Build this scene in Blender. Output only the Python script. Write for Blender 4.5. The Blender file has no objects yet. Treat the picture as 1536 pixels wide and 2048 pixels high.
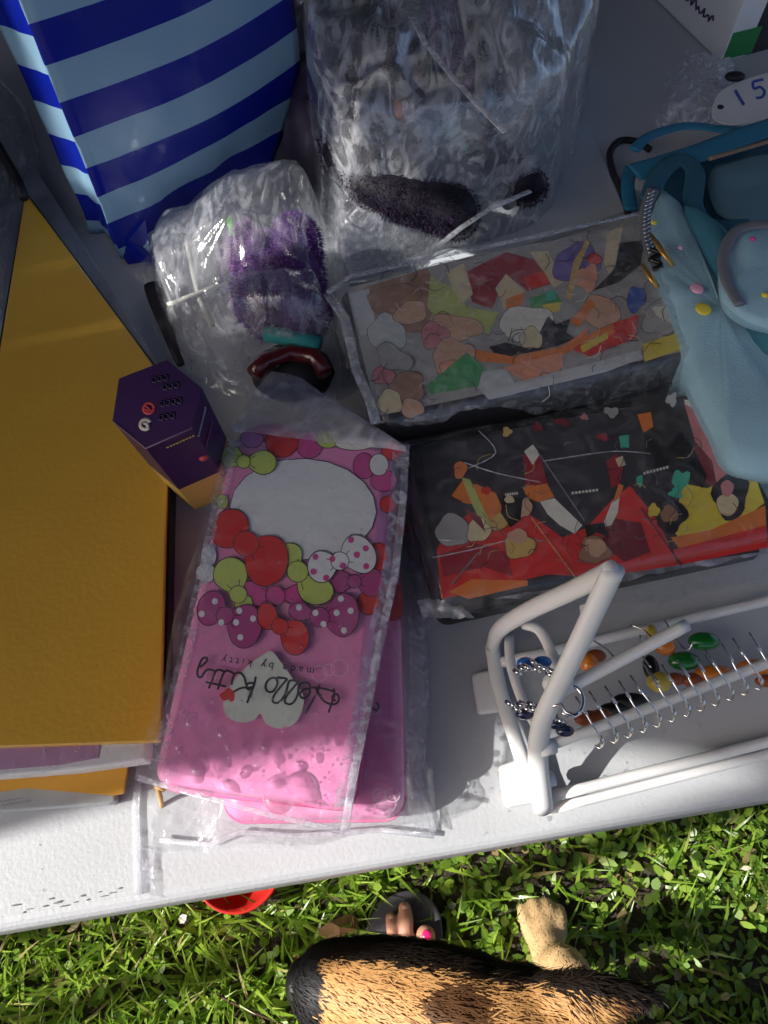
import bpy, bmesh, math, random
import numpy as np
from mathutils import Vector, Matrix, noise
R = math.radians
rnd = random.Random(7)
sc = bpy.context.scene
C = sc.collection

# ------------------------------------------------------------------ camera, sky, sun, exposure
TILT = R(28); CAM_Z = 1.20; FPX = 1479.0
cd = bpy.data.cameras.new('camera'); cam = bpy.data.objects.new('camera', cd); C.objects.link(cam)
cd.lens = 26.0; cd.sensor_width = 36.0; cd.sensor_fit = 'AUTO'; cd.clip_start = 0.02; cd.clip_end = 2000
cam.location = (0, 0, CAM_Z); cam.rotation_euler = (TILT, 0, 0)
sc.camera = cam

SUN_EL = R(36); SUN_AZ = R(15)           # the light travels towards +x, a little towards +y
w = bpy.data.worlds.new('World'); sc.world = w; w.use_nodes = True
nt = w.node_tree
sky = nt.nodes.new('ShaderNodeTexSky'); sky.sky_type = 'NISHITA'; sky.sun_disc = False
sky.sun_elevation = SUN_EL
sky.air_density = 0.55; sky.dust_density = 4.0; sky.ozone_density = 0.4
sky.sun_rotation = R(270) - SUN_AZ
nt.links.new(sky.outputs[0], nt.nodes['Background'].inputs[0])
nt.nodes['Background'].inputs[1].default_value = 0.135
sd = bpy.data.lights.new('sun', 'SUN'); sun = bpy.data.objects.new('sun', sd); C.objects.link(sun)
sd.energy = 4.5; sd.angle = R(0.5); sd.color = (1.0, 0.965, 0.92)
sdir = Vector((math.cos(SUN_EL)*math.cos(SUN_AZ), math.cos(SUN_EL)*math.sin(SUN_AZ), -math.sin(SUN_EL)))
sun.rotation_euler = sdir.to_track_quat('-Z', 'Y').to_euler()
sun.location = -sdir*8
sc.view_settings.view_transform = 'Standard'; sc.view_settings.look = 'None'
sc.view_settings.gamma = 1.0; sc.view_settings.exposure = 0.62
sc.cycles.transparent_max_bounces = 24
sc.cycles.max_bounces = 10

# ------------------------------------------------------------------ helpers
def at(u, v, z):
    """where the sight line through a photograph pixel meets the height z"""
    a = (u-768)/FPX; b = (v-1024)/FPX
    dx, dy, dz = a, -b*math.cos(TILT)+math.sin(TILT), -b*math.sin(TILT)-math.cos(TILT)
    t = (CAM_Z-z)/-dz
    return Vector((dx*t, dy*t, z))

def tag(o, label=None, cat=None, group=None, kind=None):
    if label: o['label'] = label
    if cat: o['category'] = cat
    if group: o['group'] = group
    if kind: o['kind'] = kind
    return o

def empty(name, loc=(0, 0, 0), rz=0):
    o = bpy.data.objects.new(name, None); C.objects.link(o)
    o.location = loc; o.rotation_euler = (0, 0, rz); o.empty_display_size = 0.02
    return o

def mk(name, V, Fc, mats, parent=None, smooth=False, mi=None):
    """one mesh object in world coordinates, origin at its base; mats is a material or a list"""
    if not isinstance(mats, (list, tuple)): mats = [mats]
    V = [Vector(v) for v in V]
    me = bpy.data.meshes.new(name)
    if parent is None and len(V):
        n = len(V); o0 = Vector((sum(v.x for v in V)/n, sum(v.y for v in V)/n, min(v.z for v in V)))
    elif parent is not None:
        o0 = Vector((0, 0, 0))
    me.from_pydata([v-o0 for v in V], [], Fc)
    for m in mats: me.materials.append(m)
    if mi is not None: me.polygons.foreach_set('material_index', mi)
    if smooth: me.polygons.foreach_set('use_smooth', [True]*len(me.polygons))
    me.update()
    o = bpy.data.objects.new(name, me); C.objects.link(o)
    if parent is not None:
        o.parent = parent
        o.matrix_parent_inverse = world(parent).inverted()
    else:
        o.location = o0
    return o

def world(o):
    m = Matrix.LocRotScale(o.location, o.rotation_euler, o.scale)
    if o.parent: m = world(o.parent) @ o.matrix_parent_inverse @ m
    return m

class MB:
    def __init__(s): s.V = []; s.F = []; s.M = []
    def add(s, V, Fc, m=0):
        n = len(s.V); s.V += [Vector(v) for v in V]; s.F += [tuple(i+n for i in f) for f in Fc]; s.M += [m]*len(Fc)
    def box(s, c, size, ax=None, m=0):
        c = Vector(c); X, Y, Z = ax if ax else (Vector((1, 0, 0)), Vector((0, 1, 0)), Vector((0, 0, 1)))
        a, b, d = [q/2 for q in size]
        V = [c+X*(i*a)+Y*(j*b)+Z*(k*d) for k in (-1, 1) for j in (-1, 1) for i in (-1, 1)]
        s.add(V, [(0, 2, 3, 1), (4, 5, 7, 6), (0, 1, 5, 4), (2, 6, 7, 3), (0, 4, 6, 2), (1, 3, 7, 5)], m)
    def tube(s, pts, r, n=8, m=0, cap=True, flat=None):
        pts = [Vector(p) for p in pts]; rings = []
        if not isinstance(r, (list, tuple)): r = [r]*len(pts)
        up = None
        for i, p in enumerate(pts):
            d = (pts[min(i+1, len(pts)-1)]-pts[max(i-1, 0)]).normalized()
            if up is None:
                up = Vector((0, 0, 1)) if abs(d.z) < 0.9 else Vector((1, 0, 0))
            sx = d.cross(up)
            if sx.length < 1e-6: sx = d.orthogonal()
            sx.normalize(); up = sx.cross(d).normalized()
            fz = 1 if flat is None else flat
            rings.append([p+sx*(r[i]*math.cos(2*math.pi*k/n))+up*(r[i]*fz*math.sin(2*math.pi*k/n)) for k in range(n)])
        V = [v for q in rings for v in q]
        Fc = [(i*n+k, i*n+(k+1) % n, (i+1)*n+(k+1) % n, (i+1)*n+k) for i in range(len(pts)-1) for k in range(n)]
        if cap: Fc += [tuple(range(n-1, -1, -1)), tuple((len(pts)-1)*n+k for k in range(n))]
        s.add(V, Fc, m)
    def ball(s, c, rad, n=12, k=8, m=0, ax=None):
        c = Vector(c); rad = rad if isinstance(rad, (list, tuple)) else (rad,)*3
        X, Y, Z = ax if ax else (Vector((1, 0, 0)), Vector((0, 1, 0)), Vector((0, 0, 1)))
        V = [c-Z*rad[2]]
        for j in range(1, k):
            t = -math.pi/2+math.pi*j/k
            for i in range(n):
                q = 2*math.pi*i/n
                V.append(c+X*(rad[0]*math.cos(t)*math.cos(q))+Y*(rad[1]*math.cos(t)*math.sin(q))+Z*(rad[2]*math.sin(t)))
        V.append(c+Z*rad[2]); L = len(V)-1
        Fc = [(0, 1+(i+1) % n, 1+i) for i in range(n)]
        for j in range(k-2):
            Fc += [(1+j*n+i, 1+j*n+(i+1) % n, 1+(j+1)*n+(i+1) % n, 1+(j+1)*n+i) for i in range(n)]
        Fc += [(L, 1+(k-2)*n+i, 1+(k-2)*n+(i+1) % n) for i in range(n)]
        s.add(V, Fc, m)
    def prism(s, poly, z0, z1, m=0):
        n = len(poly)
        V = [(p[0], p[1], z0) for p in poly]+[(p[0], p[1], z1) for p in poly]
        Fc = [tuple(range(n-1, -1, -1)), tuple(range(n, 2*n))]+[(i, (i+1) % n, n+(i+1) % n, n+i) for i in range(n)]
        s.add(V, Fc, m)
    def build(s, name, mats, parent=None, smooth=False):
        return mk(name, s.V, s.F, mats, parent, smooth, s.M)

def bevel(o, wd, seg=2):
    m = o.modifiers.new('bevel', 'BEVEL'); m.width = wd; m.segments = seg; m.limit_method = 'ANGLE'; m.angle_limit = R(40)
    return o

def ccw(poly):
    a = sum(poly[i][0]*poly[(i+1) % len(poly)][1]-poly[(i+1) % len(poly)][0]*poly[i][1] for i in range(len(poly)))
    return poly if a > 0 else poly[::-1]

def fbm(x, y, z=0.0, o=3):
    return noise.fractal(Vector((x, y, z)), 1.0, 2.0, o)

def smooth_open(pts, sub=6):
    """Catmull-Rom through 2D points"""
    out = []
    n = len(pts)
    for i in range(n-1):
        p0 = pts[max(i-1, 0)]; p1 = pts[i]; p2 = pts[i+1]; p3 = pts[min(i+2, n-1)]
        for k in range(sub):
            t = k/sub
            out.append(tuple(0.5*(2*b+(c-a)*t+(2*a-5*b+4*c-d)*t*t+(-a+3*b-3*c+d)*t**3) for a, b, c, d in zip(p0, p1, p2, p3)))
    out.append(tuple(pts[-1]))
    return out

def smooth_closed(pts, sub=5):
    n = len(pts); out = []
    for i in range(n):
        p0 = pts[i-1]; p1 = pts[i]; p2 = pts[(i+1) % n]; p3 = pts[(i+2) % n]
        for k in range(sub):
            t = k/sub
            out.append(tuple(0.5*(2*b+(c-a)*t+(2*a-5*b+4*c-d)*t*t+(-a+3*b-3*c+d)*t**3) for a, b, c, d in zip(p0, p1, p2, p3)))
    return out

# ------------------------------------------------------------------ materials
def pm(name, col, rough=0.5, metal=0.0, var=0.0, vscale=30, bump=0.0, bscale=200, coat=0.0, trans=0.0, ior=1.45, spec=0.5, col2=None, sheen=0.0, sss=0.0, bdist=0.002):
    m = bpy.data.materials.new(name); m.use_nodes = True; nt = m.node_tree; N = nt.nodes; L = nt.links
    b = N['Principled BSDF']; b.inputs['Base Color'].default_value = (*col, 1)
    b.inputs['Roughness'].default_value = rough; b.inputs['Metallic'].default_value = metal
    b.inputs['Coat Weight'].default_value = coat; b.inputs['Coat Roughness'].default_value = 0.08
    b.inputs['Transmission Weight'].default_value = trans; b.inputs['IOR'].default_value = ior
    b.inputs['Specular IOR Level'].default_value = spec; b.inputs['Sheen Weight'].default_value = sheen
    if sss: b.inputs['Subsurface Weight'].default_value = sss; b.inputs['Subsurface Scale'].default_value = 0.004
    tc = N.new('ShaderNodeTexCoord')
    if var or col2:
        n = N.new('ShaderNodeTexNoise'); n.inputs['Scale'].default_value = vscale; n.inputs['Detail'].default_value = 6
        L.new(tc.outputs['Object'], n.inputs['Vector'])
        r = N.new('ShaderNodeValToRGB')
        c2 = col2 if col2 else tuple(c*(1-var) for c in col)
        r.color_ramp.elements[0].position = 0.35; r.color_ramp.elements[1].position = 0.68
        r.color_ramp.elements[0].color = (*c2, 1); r.color_ramp.elements[1].color = (*col, 1)
        L.new(n.outputs[0], r.inputs[0]); L.new(r.outputs[0], b.inputs['Base Color'])
    if bump:
        n = N.new('ShaderNodeTexNoise'); n.inputs['Scale'].default_value = bscale; n.inputs['Detail'].default_value = 4
        L.new(tc.outputs['Object'], n.inputs['Vector'])
        bp = N.new('ShaderNodeBump'); bp.inputs['Strength'].default_value = bump; bp.inputs['Distance'].default_value = bdist
        L.new(n.outputs[0], bp.inputs['Height']); L.new(bp.outputs[0], b.inputs['Normal'])
    return m

def film(name, veil=0.10, gloss=0.35, rough=0.12, wr=0.6, wscale=45, tint=(0.86, 0.88, 0.92), stretch=False):
    """thin clear plastic: see-through, a faint milky veil, glossy wrinkles"""
    m = bpy.data.materials.new(name); m.use_nodes = True; nt = m.node_tree; N = nt.nodes; L = nt.links
    N.remove(N['Principled BSDF']); out = N['Material Output']
    tc = N.new('ShaderNodeTexCoord')
    n1 = N.new('ShaderNodeTexNoise'); n1.inputs['Scale'].default_value = wscale; n1.inputs['Detail'].default_value = 5; n1.inputs['Distortion'].default_value = 1.2
    mp = N.new('ShaderNodeMapping'); L.new(tc.outputs['Object'], mp.inputs['Vector'])
    if stretch: mp.inputs['Scale'].default_value = (1.5, 0.45, 1.0); mp.inputs['Rotation'].default_value = (0, 0, 0.5)
    L.new(mp.outputs[0], n1.inputs['Vector'])
    bp = N.new('ShaderNodeBump'); bp.inputs['Strength'].default_value = wr; bp.inputs['Distance'].default_value = 0.004
    L.new(n1.outputs[0], bp.inputs['Height'])
    tr = N.new('ShaderNodeBsdfTransparent'); tr.inputs[0].default_value = (0.97, 0.975, 0.98, 1)
    gl = N.new('ShaderNodeBsdfGlossy'); gl.inputs['Roughness'].default_value = rough; gl.inputs['Color'].default_value = (1, 1, 1, 1)
    df = N.new('ShaderNodeBsdfDiffuse'); df.inputs['Color'].default_value = (*tint, 1)
    tl = N.new('ShaderNodeBsdfTranslucent'); tl.inputs['Color'].default_value = (*tint, 1)
    L.new(bp.outputs[0], gl.inputs['Normal']); L.new(bp.outputs[0], df.inputs['Normal'])
    dm = N.new('ShaderNodeMixShader'); dm.inputs[0].default_value = 0.4
    L.new(df.outputs[0], dm.inputs[1]); L.new(tl.outputs[0], dm.inputs[2])
    # veil varies with creases
    n2 = N.new('ShaderNodeTexNoise'); n2.inputs['Scale'].default_value = wscale*1.7; n2.inputs['Detail'].default_value = 8; n2.inputs['Distortion'].default_value = 2.0
    L.new(mp.outputs[0], n2.inputs['Vector'])
    rp = N.new('ShaderNodeMapRange'); rp.inputs['From Min'].default_value = 0.45; rp.inputs['From Max'].default_value = 0.75
    rp.inputs['To Min'].default_value = veil*0.55; rp.inputs['To Max'].default_value = min(0.9, veil*2.6)
    L.new(n2.outputs[0], rp.inputs['Value'])
    m1 = N.new('ShaderNodeMixShader'); L.new(rp.outputs[0], m1.inputs[0]); L.new(tr.outputs[0], m1.inputs[1]); L.new(dm.outputs[0], m1.inputs[2])
    fr = N.new('ShaderNodeLayerWeight'); L.new(bp.outputs[0], fr.inputs['Normal'])
    pw = N.new('ShaderNodeMath'); pw.operation = 'POWER'; pw.inputs[1].default_value = 3.0; L.new(fr.outputs['Facing'], pw.inputs[0])
    mu = N.new('ShaderNodeMapRange'); mu.inputs['To Min'].default_value = gloss*0.16; mu.inputs['To Max'].default_value = gloss*1.6
    L.new(pw.outputs[0], mu.inputs['Value'])
    m2 = N.new('ShaderNodeMixShader'); L.new(mu.outputs[0], m2.inputs[0]); L.new(m1.outputs[0], m2.inputs[1]); L.new(gl.outputs[0], m2.inputs[2])
    L.new(m2.outputs[0], out.inputs['Surface'])
    return m

def bead_mat():
    m = bpy.data.materials.new('water_bead'); m.use_nodes = True; nt = m.node_tree; N = nt.nodes; L = nt.links
    N.remove(N['Principled BSDF'])
    tr = N.new('ShaderNodeBsdfTransparent'); tr.inputs[0].default_value = (0.96, 0.96, 0.97, 1)
    gl = N.new('ShaderNodeBsdfGlossy'); gl.inputs['Roughness'].default_value = 0.03
    lw = N.new('ShaderNodeLayerWeight'); pw = N.new('ShaderNodeMath'); pw.operation = 'POWER'; pw.inputs[1].default_value = 2.5
    L.new(lw.outputs['Facing'], pw.inputs[0])
    mr = N.new('ShaderNodeMapRange'); mr.inputs['To Min'].default_value = 0.05; mr.inputs['To Max'].default_value = 0.75; L.new(pw.outputs[0], mr.inputs['Value'])
    rf = N.new('ShaderNodeBsdfRefraction'); rf.inputs['IOR'].default_value = 1.33; rf.inputs['Roughness'].default_value = 0.0; rf.inputs['Color'].default_value = (0.97, 0.97, 0.98, 1)
    mt = N.new('ShaderNodeMixShader'); mt.inputs[0].default_value = 0.6; L.new(tr.outputs[0], mt.inputs[1]); L.new(rf.outputs[0], mt.inputs[2])
    mx = N.new('ShaderNodeMixShader'); L.new(mr.outputs[0], mx.inputs[0]); L.new(mt.outputs[0], mx.inputs[1]); L.new(gl.outputs[0], mx.inputs[2])
    L.new(mx.outputs[0], N['Material Output'].inputs['Surface'])
    return m
M = {}
M['table'] = pm('white_plastic_table', (0.50, 0.515, 0.53), 0.42, bump=0.35, bscale=420, var=0.10, vscale=9, bdist=0.0008)
M['leg_metal'] = pm('grey_leg_paint', (0.25, 0.26, 0.27), 0.4, metal=0.6)
M['gold'] = pm('gold_card', (0.66, 0.38, 0.05), 0.33, metal=0.0, var=0.14, vscale=7, bump=0.15, bscale=260, coat=0.3)
M['black'] = pm('black_card', (0.012, 0.012, 0.014), 0.5, var=0.3)
M['grey_board'] = pm('wet_grey_board', (0.40, 0.40, 0.44), 0.35, var=0.25, vscale=40, bump=0.2, bscale=300)
M['mauve'] = pm('mauve_card', (0.52, 0.27, 0.45), 0.4, col2=(0.42, 0.24, 0.36), vscale=8)
M['white_card'] = pm('white_card', (0.70, 0.71, 0.71), 0.5, var=0.12, vscale=20)
M['yellow_card'] = pm('yellow_card', (0.72, 0.36, 0.04), 0.5, var=0.1)
M['silver_card'] = pm('silver_grey_card', (0.44, 0.46, 0.46), 0.4, var=0.2, vscale=30, bump=0.3, bscale=60)
M['ink'] = pm('dark_ink', (0.02, 0.02, 0.025), 0.6)
M['purple_card'] = pm('deep_purple_card', (0.035, 0.008, 0.075), 0.38, var=0.25, vscale=25)
M['gold_foil'] = pm('pale_gold_card', (0.60, 0.42, 0.10), 0.4, metal=0.2)
M['film'] = film('clear_film', 0.12, 0.30, 0.16)
M['film_bag2'] = film('crumpled_cloudy_bag', 0.34, 0.75, 0.14, wr=1.0, wscale=24, stretch=True)
M['film_milky'] = film('milky_film', 0.34, 0.28, 0.25, tint=(0.80, 0.80, 0.86))
M['film_bag'] = film('crumpled_clear_bag', 0.16, 0.5, 0.12, wr=1.0, wscale=30, stretch=True)
M['film_thin'] = film('thin_clear_film', 0.06, 0.26, 0.14, wr=0.4, wscale=30)
M['seam'] = film('folded_film_edge', 0.65, 0.4, 0.2, wr=0.5)
M['flap'] = film('double_milky_film', 0.55, 0.25, 0.25, wr=0.3, wscale=20, tint=(0.78, 0.78, 0.88))
M['drop'] = bead_mat()
M['pink'] = pm('pink_case', (0.80, 0.27, 0.50), 0.4, var=0.08, vscale=14)
M['hotpink'] = pm('pink_zip', (0.74, 0.17, 0.35), 0.5)
M['charcoal'] = pm('charcoal_case', (0.028, 0.027, 0.03), 0.45, var=0.3, vscale=30)
M['white_plastic'] = pm('white_rack_plastic', (0.76, 0.76, 0.74), 0.38, sss=0.15)
M['silver'] = pm('silver_wire', (0.78, 0.78, 0.78), 0.18, metal=1.0)
M['skin'] = pm('skin', (0.52, 0.26, 0.17), 0.5, var=0.12, vscale=60, sss=0.25, bump=0.15, bscale=700)
M['nail'] = pm('pink_nail_varnish', (0.75, 0.02, 0.16), 0.15, coat=1.0)
M['nail_bare'] = pm('pale_nail', (0.62, 0.36, 0.28), 0.3)
M['sandal'] = pm('dark_grey_rubber', (0.085, 0.085, 0.095), 0.6, var=0.3, vscale=50, bump=0.3, bscale=400)
M['red_plastic'] = pm('red_plastic', (0.62, 0.028, 0.02), 0.3, sss=0.1)
M['denim'] = pm('dark_cloth', (0.02, 0.022, 0.03), 0.9, var=0.3, vscale=80)
M['dog_skin'] = None
M['canvas'] = pm('added_dark_canopy_cloth', (0.03, 0.035, 0.05), 0.8, var=0.2, vscale=3)  # cloth of the unseen gazebo added for shade
M['added_pole'] = pm('added_white_pole', (0.45, 0.45, 0.46), 0.4, metal=0.5)

# ------------------------------------------------------------------ ground and grass
def ground_mat():
    m = bpy.data.materials.new('damp_soil_and_turf'); m.use_nodes = True; nt = m.node_tree; N = nt.nodes; L = nt.links
    b = N['Principled BSDF']; b.inputs['Roughness'].default_value = 0.85
    tc = N.new('ShaderNodeTexCoord')
    n = N.new('ShaderNodeTexNoise'); n.inputs['Scale'].default_value = 9; n.inputs['Detail'].default_value = 9
    L.new(tc.outputs['Object'], n.inputs['Vector'])
    r = N.new('ShaderNodeValToRGB'); e = r.color_ramp.elements
    e[0].position = 0.34; e[0].color = (0.030, 0.020, 0.013, 1); e[1].position = 0.7; e[1].color = (0.030, 0.045, 0.012, 1)
    q = e.new(0.52); q.color = (0.055, 0.040, 0.026, 1)
    L.new(n.outputs[0], r.inputs[0]); L.new(r.outputs[0], b.inputs['Base Color'])
    n2 = N.new('ShaderNodeTexNoise'); n2.inputs['Scale'].default_value = 90; n2.inputs['Detail'].default_value = 6
    L.new(tc.outputs['Object'], n2.inputs['Vector'])
    bp = N.new('ShaderNodeBump'); bp.inputs['Strength'].default_value = 0.8; bp.inputs['Distance'].default_value = 0.012
    L.new(n2.outputs[0], bp.inputs['Height']); L.new(bp.outputs[0], b.inputs['Normal'])
    return m
GZ = 0.0
g = mk('ground', [(-300, -300, 0), (300, -300, 0), (300, 300, 0), (-300, 300, 0)], [(0, 1, 2, 3)], ground_mat())
tag(g, kind='structure', label='damp soil and turf under the stall', cat='ground')

def leaf_mat(name, a, b_, tip):
    m = bpy.data.materials.new(name); m.use_nodes = True; nt = m.node_tree; N = nt.nodes; L = nt.links
    b = N['Principled BSDF']; b.inputs['Roughness'].default_value = 0.32; b.inputs['Specular IOR Level'].default_value = 0.6
    at_ = N.new('ShaderNodeAttribute'); at_.attribute_name = 'tint'
    r = N.new('ShaderNodeValToRGB'); e = r.color_ramp.elements
    e[0].position = 0.0; e[0].color = (*a, 1); e[1].position = 0.9; e[1].color = (*b_, 1)
    q = e.new(0.97); q.color = (*tip, 1)
    L.new(at_.outputs['Fac'], r.inputs[0]); L.new(r.outputs[0], b.inputs['Base Color'])
    tl = N.new('ShaderNodeBsdfTranslucent'); L.new(r.outputs[0], tl.inputs['Color'])
    mx = N.new('ShaderNodeMixShader'); mx.inputs[0].default_value = 0.42
    L.new(b.outputs[0], mx.inputs[1]); L.new(tl.outputs[0], mx.inputs[2]); L.new(mx.outputs[0], N['Material Output'].inputs['Surface'])
    return m

def numpy_mesh(name, co, quads_n, mat, tint=None, attr='tint'):
    """co: (n, verts, 3) strips of `quads_n` quads with 2*(quads_n+1) vertices"""
    n, k, _ = co.shape
    me = bpy.data.meshes.new(name); me.vertices.add(n*k); me.vertices.foreach_set('co', co.reshape(-1).astype(np.float32))
    base = (np.arange(n)*k)[:, None]
    q = np.stack([np.array([2*i, 2*i+1, 2*i+3, 2*i+2]) for i in range(quads_n)])       # quads_n,4
    idx = (base[:, :, None]+q[None]).reshape(-1)
    nf = n*quads_n
    me.loops.add(nf*4); me.loops.foreach_set('vertex_index', idx.astype(np.int32))
    me.polygons.add(nf); me.polygons.foreach_set('loop_start', np.arange(nf, dtype=np.int32)*4)
    me.polygons.foreach_set('use_smooth', np.ones(nf, dtype=bool))
    if tint is not None:
        if tint.ndim == 1:
            a = me.attributes.new(attr, 'FLOAT', 'POINT'); a.data.foreach_set('value', np.repeat(tint, k).astype(np.float32))
        else:
            a = me.attributes.new(attr, 'FLOAT_COLOR', 'POINT')
            a.data.foreach_set('color', np.repeat(np.c_[tint, np.ones(n)], k, axis=0).reshape(-1).astype(np.float32))
    me.update(calc_edges=True); me.validate()
    me.materials.append(mat)
    o = bpy.data.objects.new(name, me); C.objects.link(o)
    return o

rng = np.random.default_rng(11)
def blades(name, n, x0, x1, y0, y1, ln, wd, lean, mat, dens=None, seg=3, broad=False):
    x = rng.uniform(x0, x1, n); y = rng.uniform(y0, y1, n)
    if dens is not None:
        k = np.array([dens(a, b) for a, b in zip(x, y)]) > rng.uniform(0, 1, n)
        x, y = x[k], y[k]; n = len(x)
    L_ = rng.uniform(ln[0], ln[1], n); W = rng.uniform(wd[0], wd[1], n); az = rng.uniform(0, 2*np.pi, n)
    le = rng.uniform(lean[0], lean[1], n)                       # bend angle from upright at the tip
    co = np.zeros((n, 2*(seg+1), 3)); px, py, pz = x.copy(), y.copy(), np.full(n, -0.002)
    if broad: pz = rng.uniform(0.0, 0.022, n)
    dx, dy = np.cos(az), np.sin(az); tw = rng.uniform(-0.6, 0.6, n)
    for i in range(seg+1):
        t = i/seg
        prof = (np.sin(np.pi*(0.12+0.86*t))**0.8 if broad else (1-t**2.2)*0.95+0.05)
        hx, hy = -dy*np.cos(tw)*W*prof/2, dx*np.cos(tw)*W*prof/2
        hz = np.sin(tw)*W*prof/2
        co[:, 2*i] = np.c_[px-hx, py-hy, pz-hz]; co[:, 2*i+1] = np.c_[px+hx, py+hy, pz+hz]
        a = le*(0.35+0.65*t) if not broad else le
        st = L_/seg
        px = px+dx*np.sin(a)*st; py = py+dy*np.sin(a)*st; pz = pz+np.cos(a)*st
    co[:, :, 2] = np.maximum(co[:, :, 2], 0.001)
    return numpy_mesh(name, co, seg, mat, rng.uniform(0, 1, n))
grass_m = leaf_mat('wet_grass', (0.12, 0.24, 0.015), (0.36, 0.52, 0.06), (0.45, 0.36, 0.16))
clover_m = leaf_mat('small_weed_leaves', (0.12, 0.25, 0.03), (0.34, 0.50, 0.07), (0.40, 0.30, 0.14))
BOWL = at(478, 1728, 0.045)
def clear(x, y): return math.hypot(x-BOWL.x, y-BOWL.y) < 0.066 or (-0.03 < x < 0.085 and -0.27 < y < 0.02)
def patch(x, y):
    k = 0.5+0.9*fbm(x*5+3, y*5, 0.3)
    side = min(1, max(0, (x+0.05)/0.35))
    return (1-side)*1.0+side*max(0.22, min(1, k+0.12))
gr = blades('grass', 60000, -1.3, 1.3, -0.75, 0.9, (0.025, 0.080), (0.0028, 0.0066), (0.7, 1.9), grass_m, lambda x, y: 0 if clear(x, y) else 0.95 if x < 0.02 else 0.35*patch(x, y))
tag(gr, 'short wet grass in front of the white table', 'grass', kind='stuff')
cl = blades('weed_leaves', 64000, -1.3, 1.3, -0.75, 0.9, (0.008, 0.024), (0.006, 0.015), (0.5, 1.5), clover_m, lambda x, y: 0 if clear(x, y) else 0.30 if x < -0.05 else patch(x, y), seg=3, broad=True)
tag(cl, 'small round weed leaves growing among the grass', 'weeds', kind='stuff')
fg = blades('lawn', 42000, -7, 7, -4, 9, (0.04, 0.09), (0.006, 0.014), (0.4, 1.3), grass_m, lambda x, y: 0.0 if (-1.3 < x < 1.3 and -0.75 < y < 0.9) else 1.0)
tag(fg, 'lawn stretching away around the stall', 'lawn', kind='stuff')

# ------------------------------------------------------------------ table
TA = math.atan2(0.067, 0.432)
EX = Vector((math.cos(TA), math.sin(TA), 0)); EY = Vector((-math.sin(TA), math.cos(TA), 0)); EZ = Vector((0, 0, 1))
T0 = Vector((0.008, 0.0205, 0)); TZ = 0.74
def tb(x, y, z=TZ): return T0+EX*x+EY*y+Vector((0, 0, z))
tbl = empty('folding_table', tb(0, 0.5, 0), TA)
tag(tbl, 'white moulded plastic folding table on the grass', 'table')
b = MB(); b.box(tb(0.1, 0.55, TZ-0.0225), (2.2, 1.1, 0.045), (EX, EY, EZ))
bevel(b.build('table_top', M['table'], tbl), 0.007, 4)
for sx in (-0.8, 1.0):
    for sy in (0.12, 0.98):
        b = MB(); b.tube([tb(sx, sy, 0.0), tb(sx, sy, TZ-0.046)], 0.0135, 12); b.build('leg', M['leg_metal'], tbl, True)
    b = MB(); b.tube([tb(sx, 0.13, 0.25), tb(sx, 0.97, 0.25)], 0.010, 10); b.build('leg_brace', M['leg_metal'], tbl, True)

# ------------------------------------------------------------------ unseen gazebo, added to shade the stall and shape the sunlight
gz = empty('added_gazebo', (0, 0.6, 0))
tag(gz, 'unseen dark cloth gazebo added to shade the market table', 'gazebo')
CX0, CX1, CY0, CY1, CZ = -1.45, 1.75, -0.40, 2.4, 2.15
b = MB(); apex = Vector(((CX0+CX1)/2, (CY0+CY1)/2, 2.9))
cn = [Vector((CX0, CY0, CZ)), Vector((CX1, CY0, CZ)), Vector((CX1, CY1, CZ)), Vector((CX0, CY1, CZ))]
b.add(cn+[apex]+[c-Vector((0, 0, 0.14)) for c in cn], [(0, 1, 4), (1, 2, 4), (2, 3, 4), (3, 0, 4), (0, 5, 6, 1), (1, 6, 7, 2), (2, 7, 8, 3), (3, 8, 5, 0)])
b.build('added_canopy', M['canvas'], gz)  # added roof out of view, blocks sky light over the table
for c in cn:
    q = MB(); q.tube([(c.x, c.y, 0), (c.x, c.y, CZ)], 0.018, 10); q.build('added_pole', M['added_pole'], gz, True)
def curtain(pts, z0, z1, name='added_side_curtain', lean=None):
    pts = smooth_open(pts, 6); V = []; n = 14
    for k in range(n+1):
        for i, p in enumerate(pts):
            z = z0+(z1-z0)*k/n
            k_ = 1-i/(len(pts)-1)
            V.append((p[0]+0.01*math.sin(i*1.3+z*2), p[1]+(lean(z)*k_ if lean else 0), z))
    L_ = len(pts)
    Fc = [(k*L_+i, k*L_+i+1, (k+1)*L_+i+1, (k+1)*L_+i) for k in range(n) for i in range(L_-1)]
    return mk(name, V, Fc, M['canvas'], gz, True)
curtain([(CX0, CY1, 0), (CX1, CY1, 0)], 0.05, CZ, 'added_back_curtain')  # unseen back wall, added to darken the far end of the table
def sline(s, x):                         # y on the line s = const parallel to the sun's ground track
    return (s+x*math.sin(SUN_AZ))/math.cos(SUN_AZ)
XC = -1.40
def sun_block_panel(s0, s1, z0, z1, lean=None): curtain([(XC, sline(s0, XC)), (XC, sline((s0+s1)/2, XC)), (XC, sline(s1, XC))], z0, z1, 'added_side_curtain', lean)  # unseen cloth panel added to block the low sun
sun_block_panel(0.09, 0.43, 0.1, CZ-0.02, lambda z: -0.55*max(0, z-1.815))  # front edge slanted to set the shade line across the goods
sun_block_panel(0.43, 0.505, 0.1, 1.70); sun_block_panel(0.43, 0.505, 1.89, CZ-0.02)      # two gaps shaped in the added cloth to let sun onto chosen goods
sun_block_panel(0.505, 0.525, 0.1, CZ-0.02)
sun_block_panel(0.525, 0.57, 0.1, 1.66); sun_block_panel(0.525, 0.57, 1.87, CZ-0.02)
sun_block_panel(0.57, CY1*0.9, 0.1, CZ-0.02)
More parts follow.
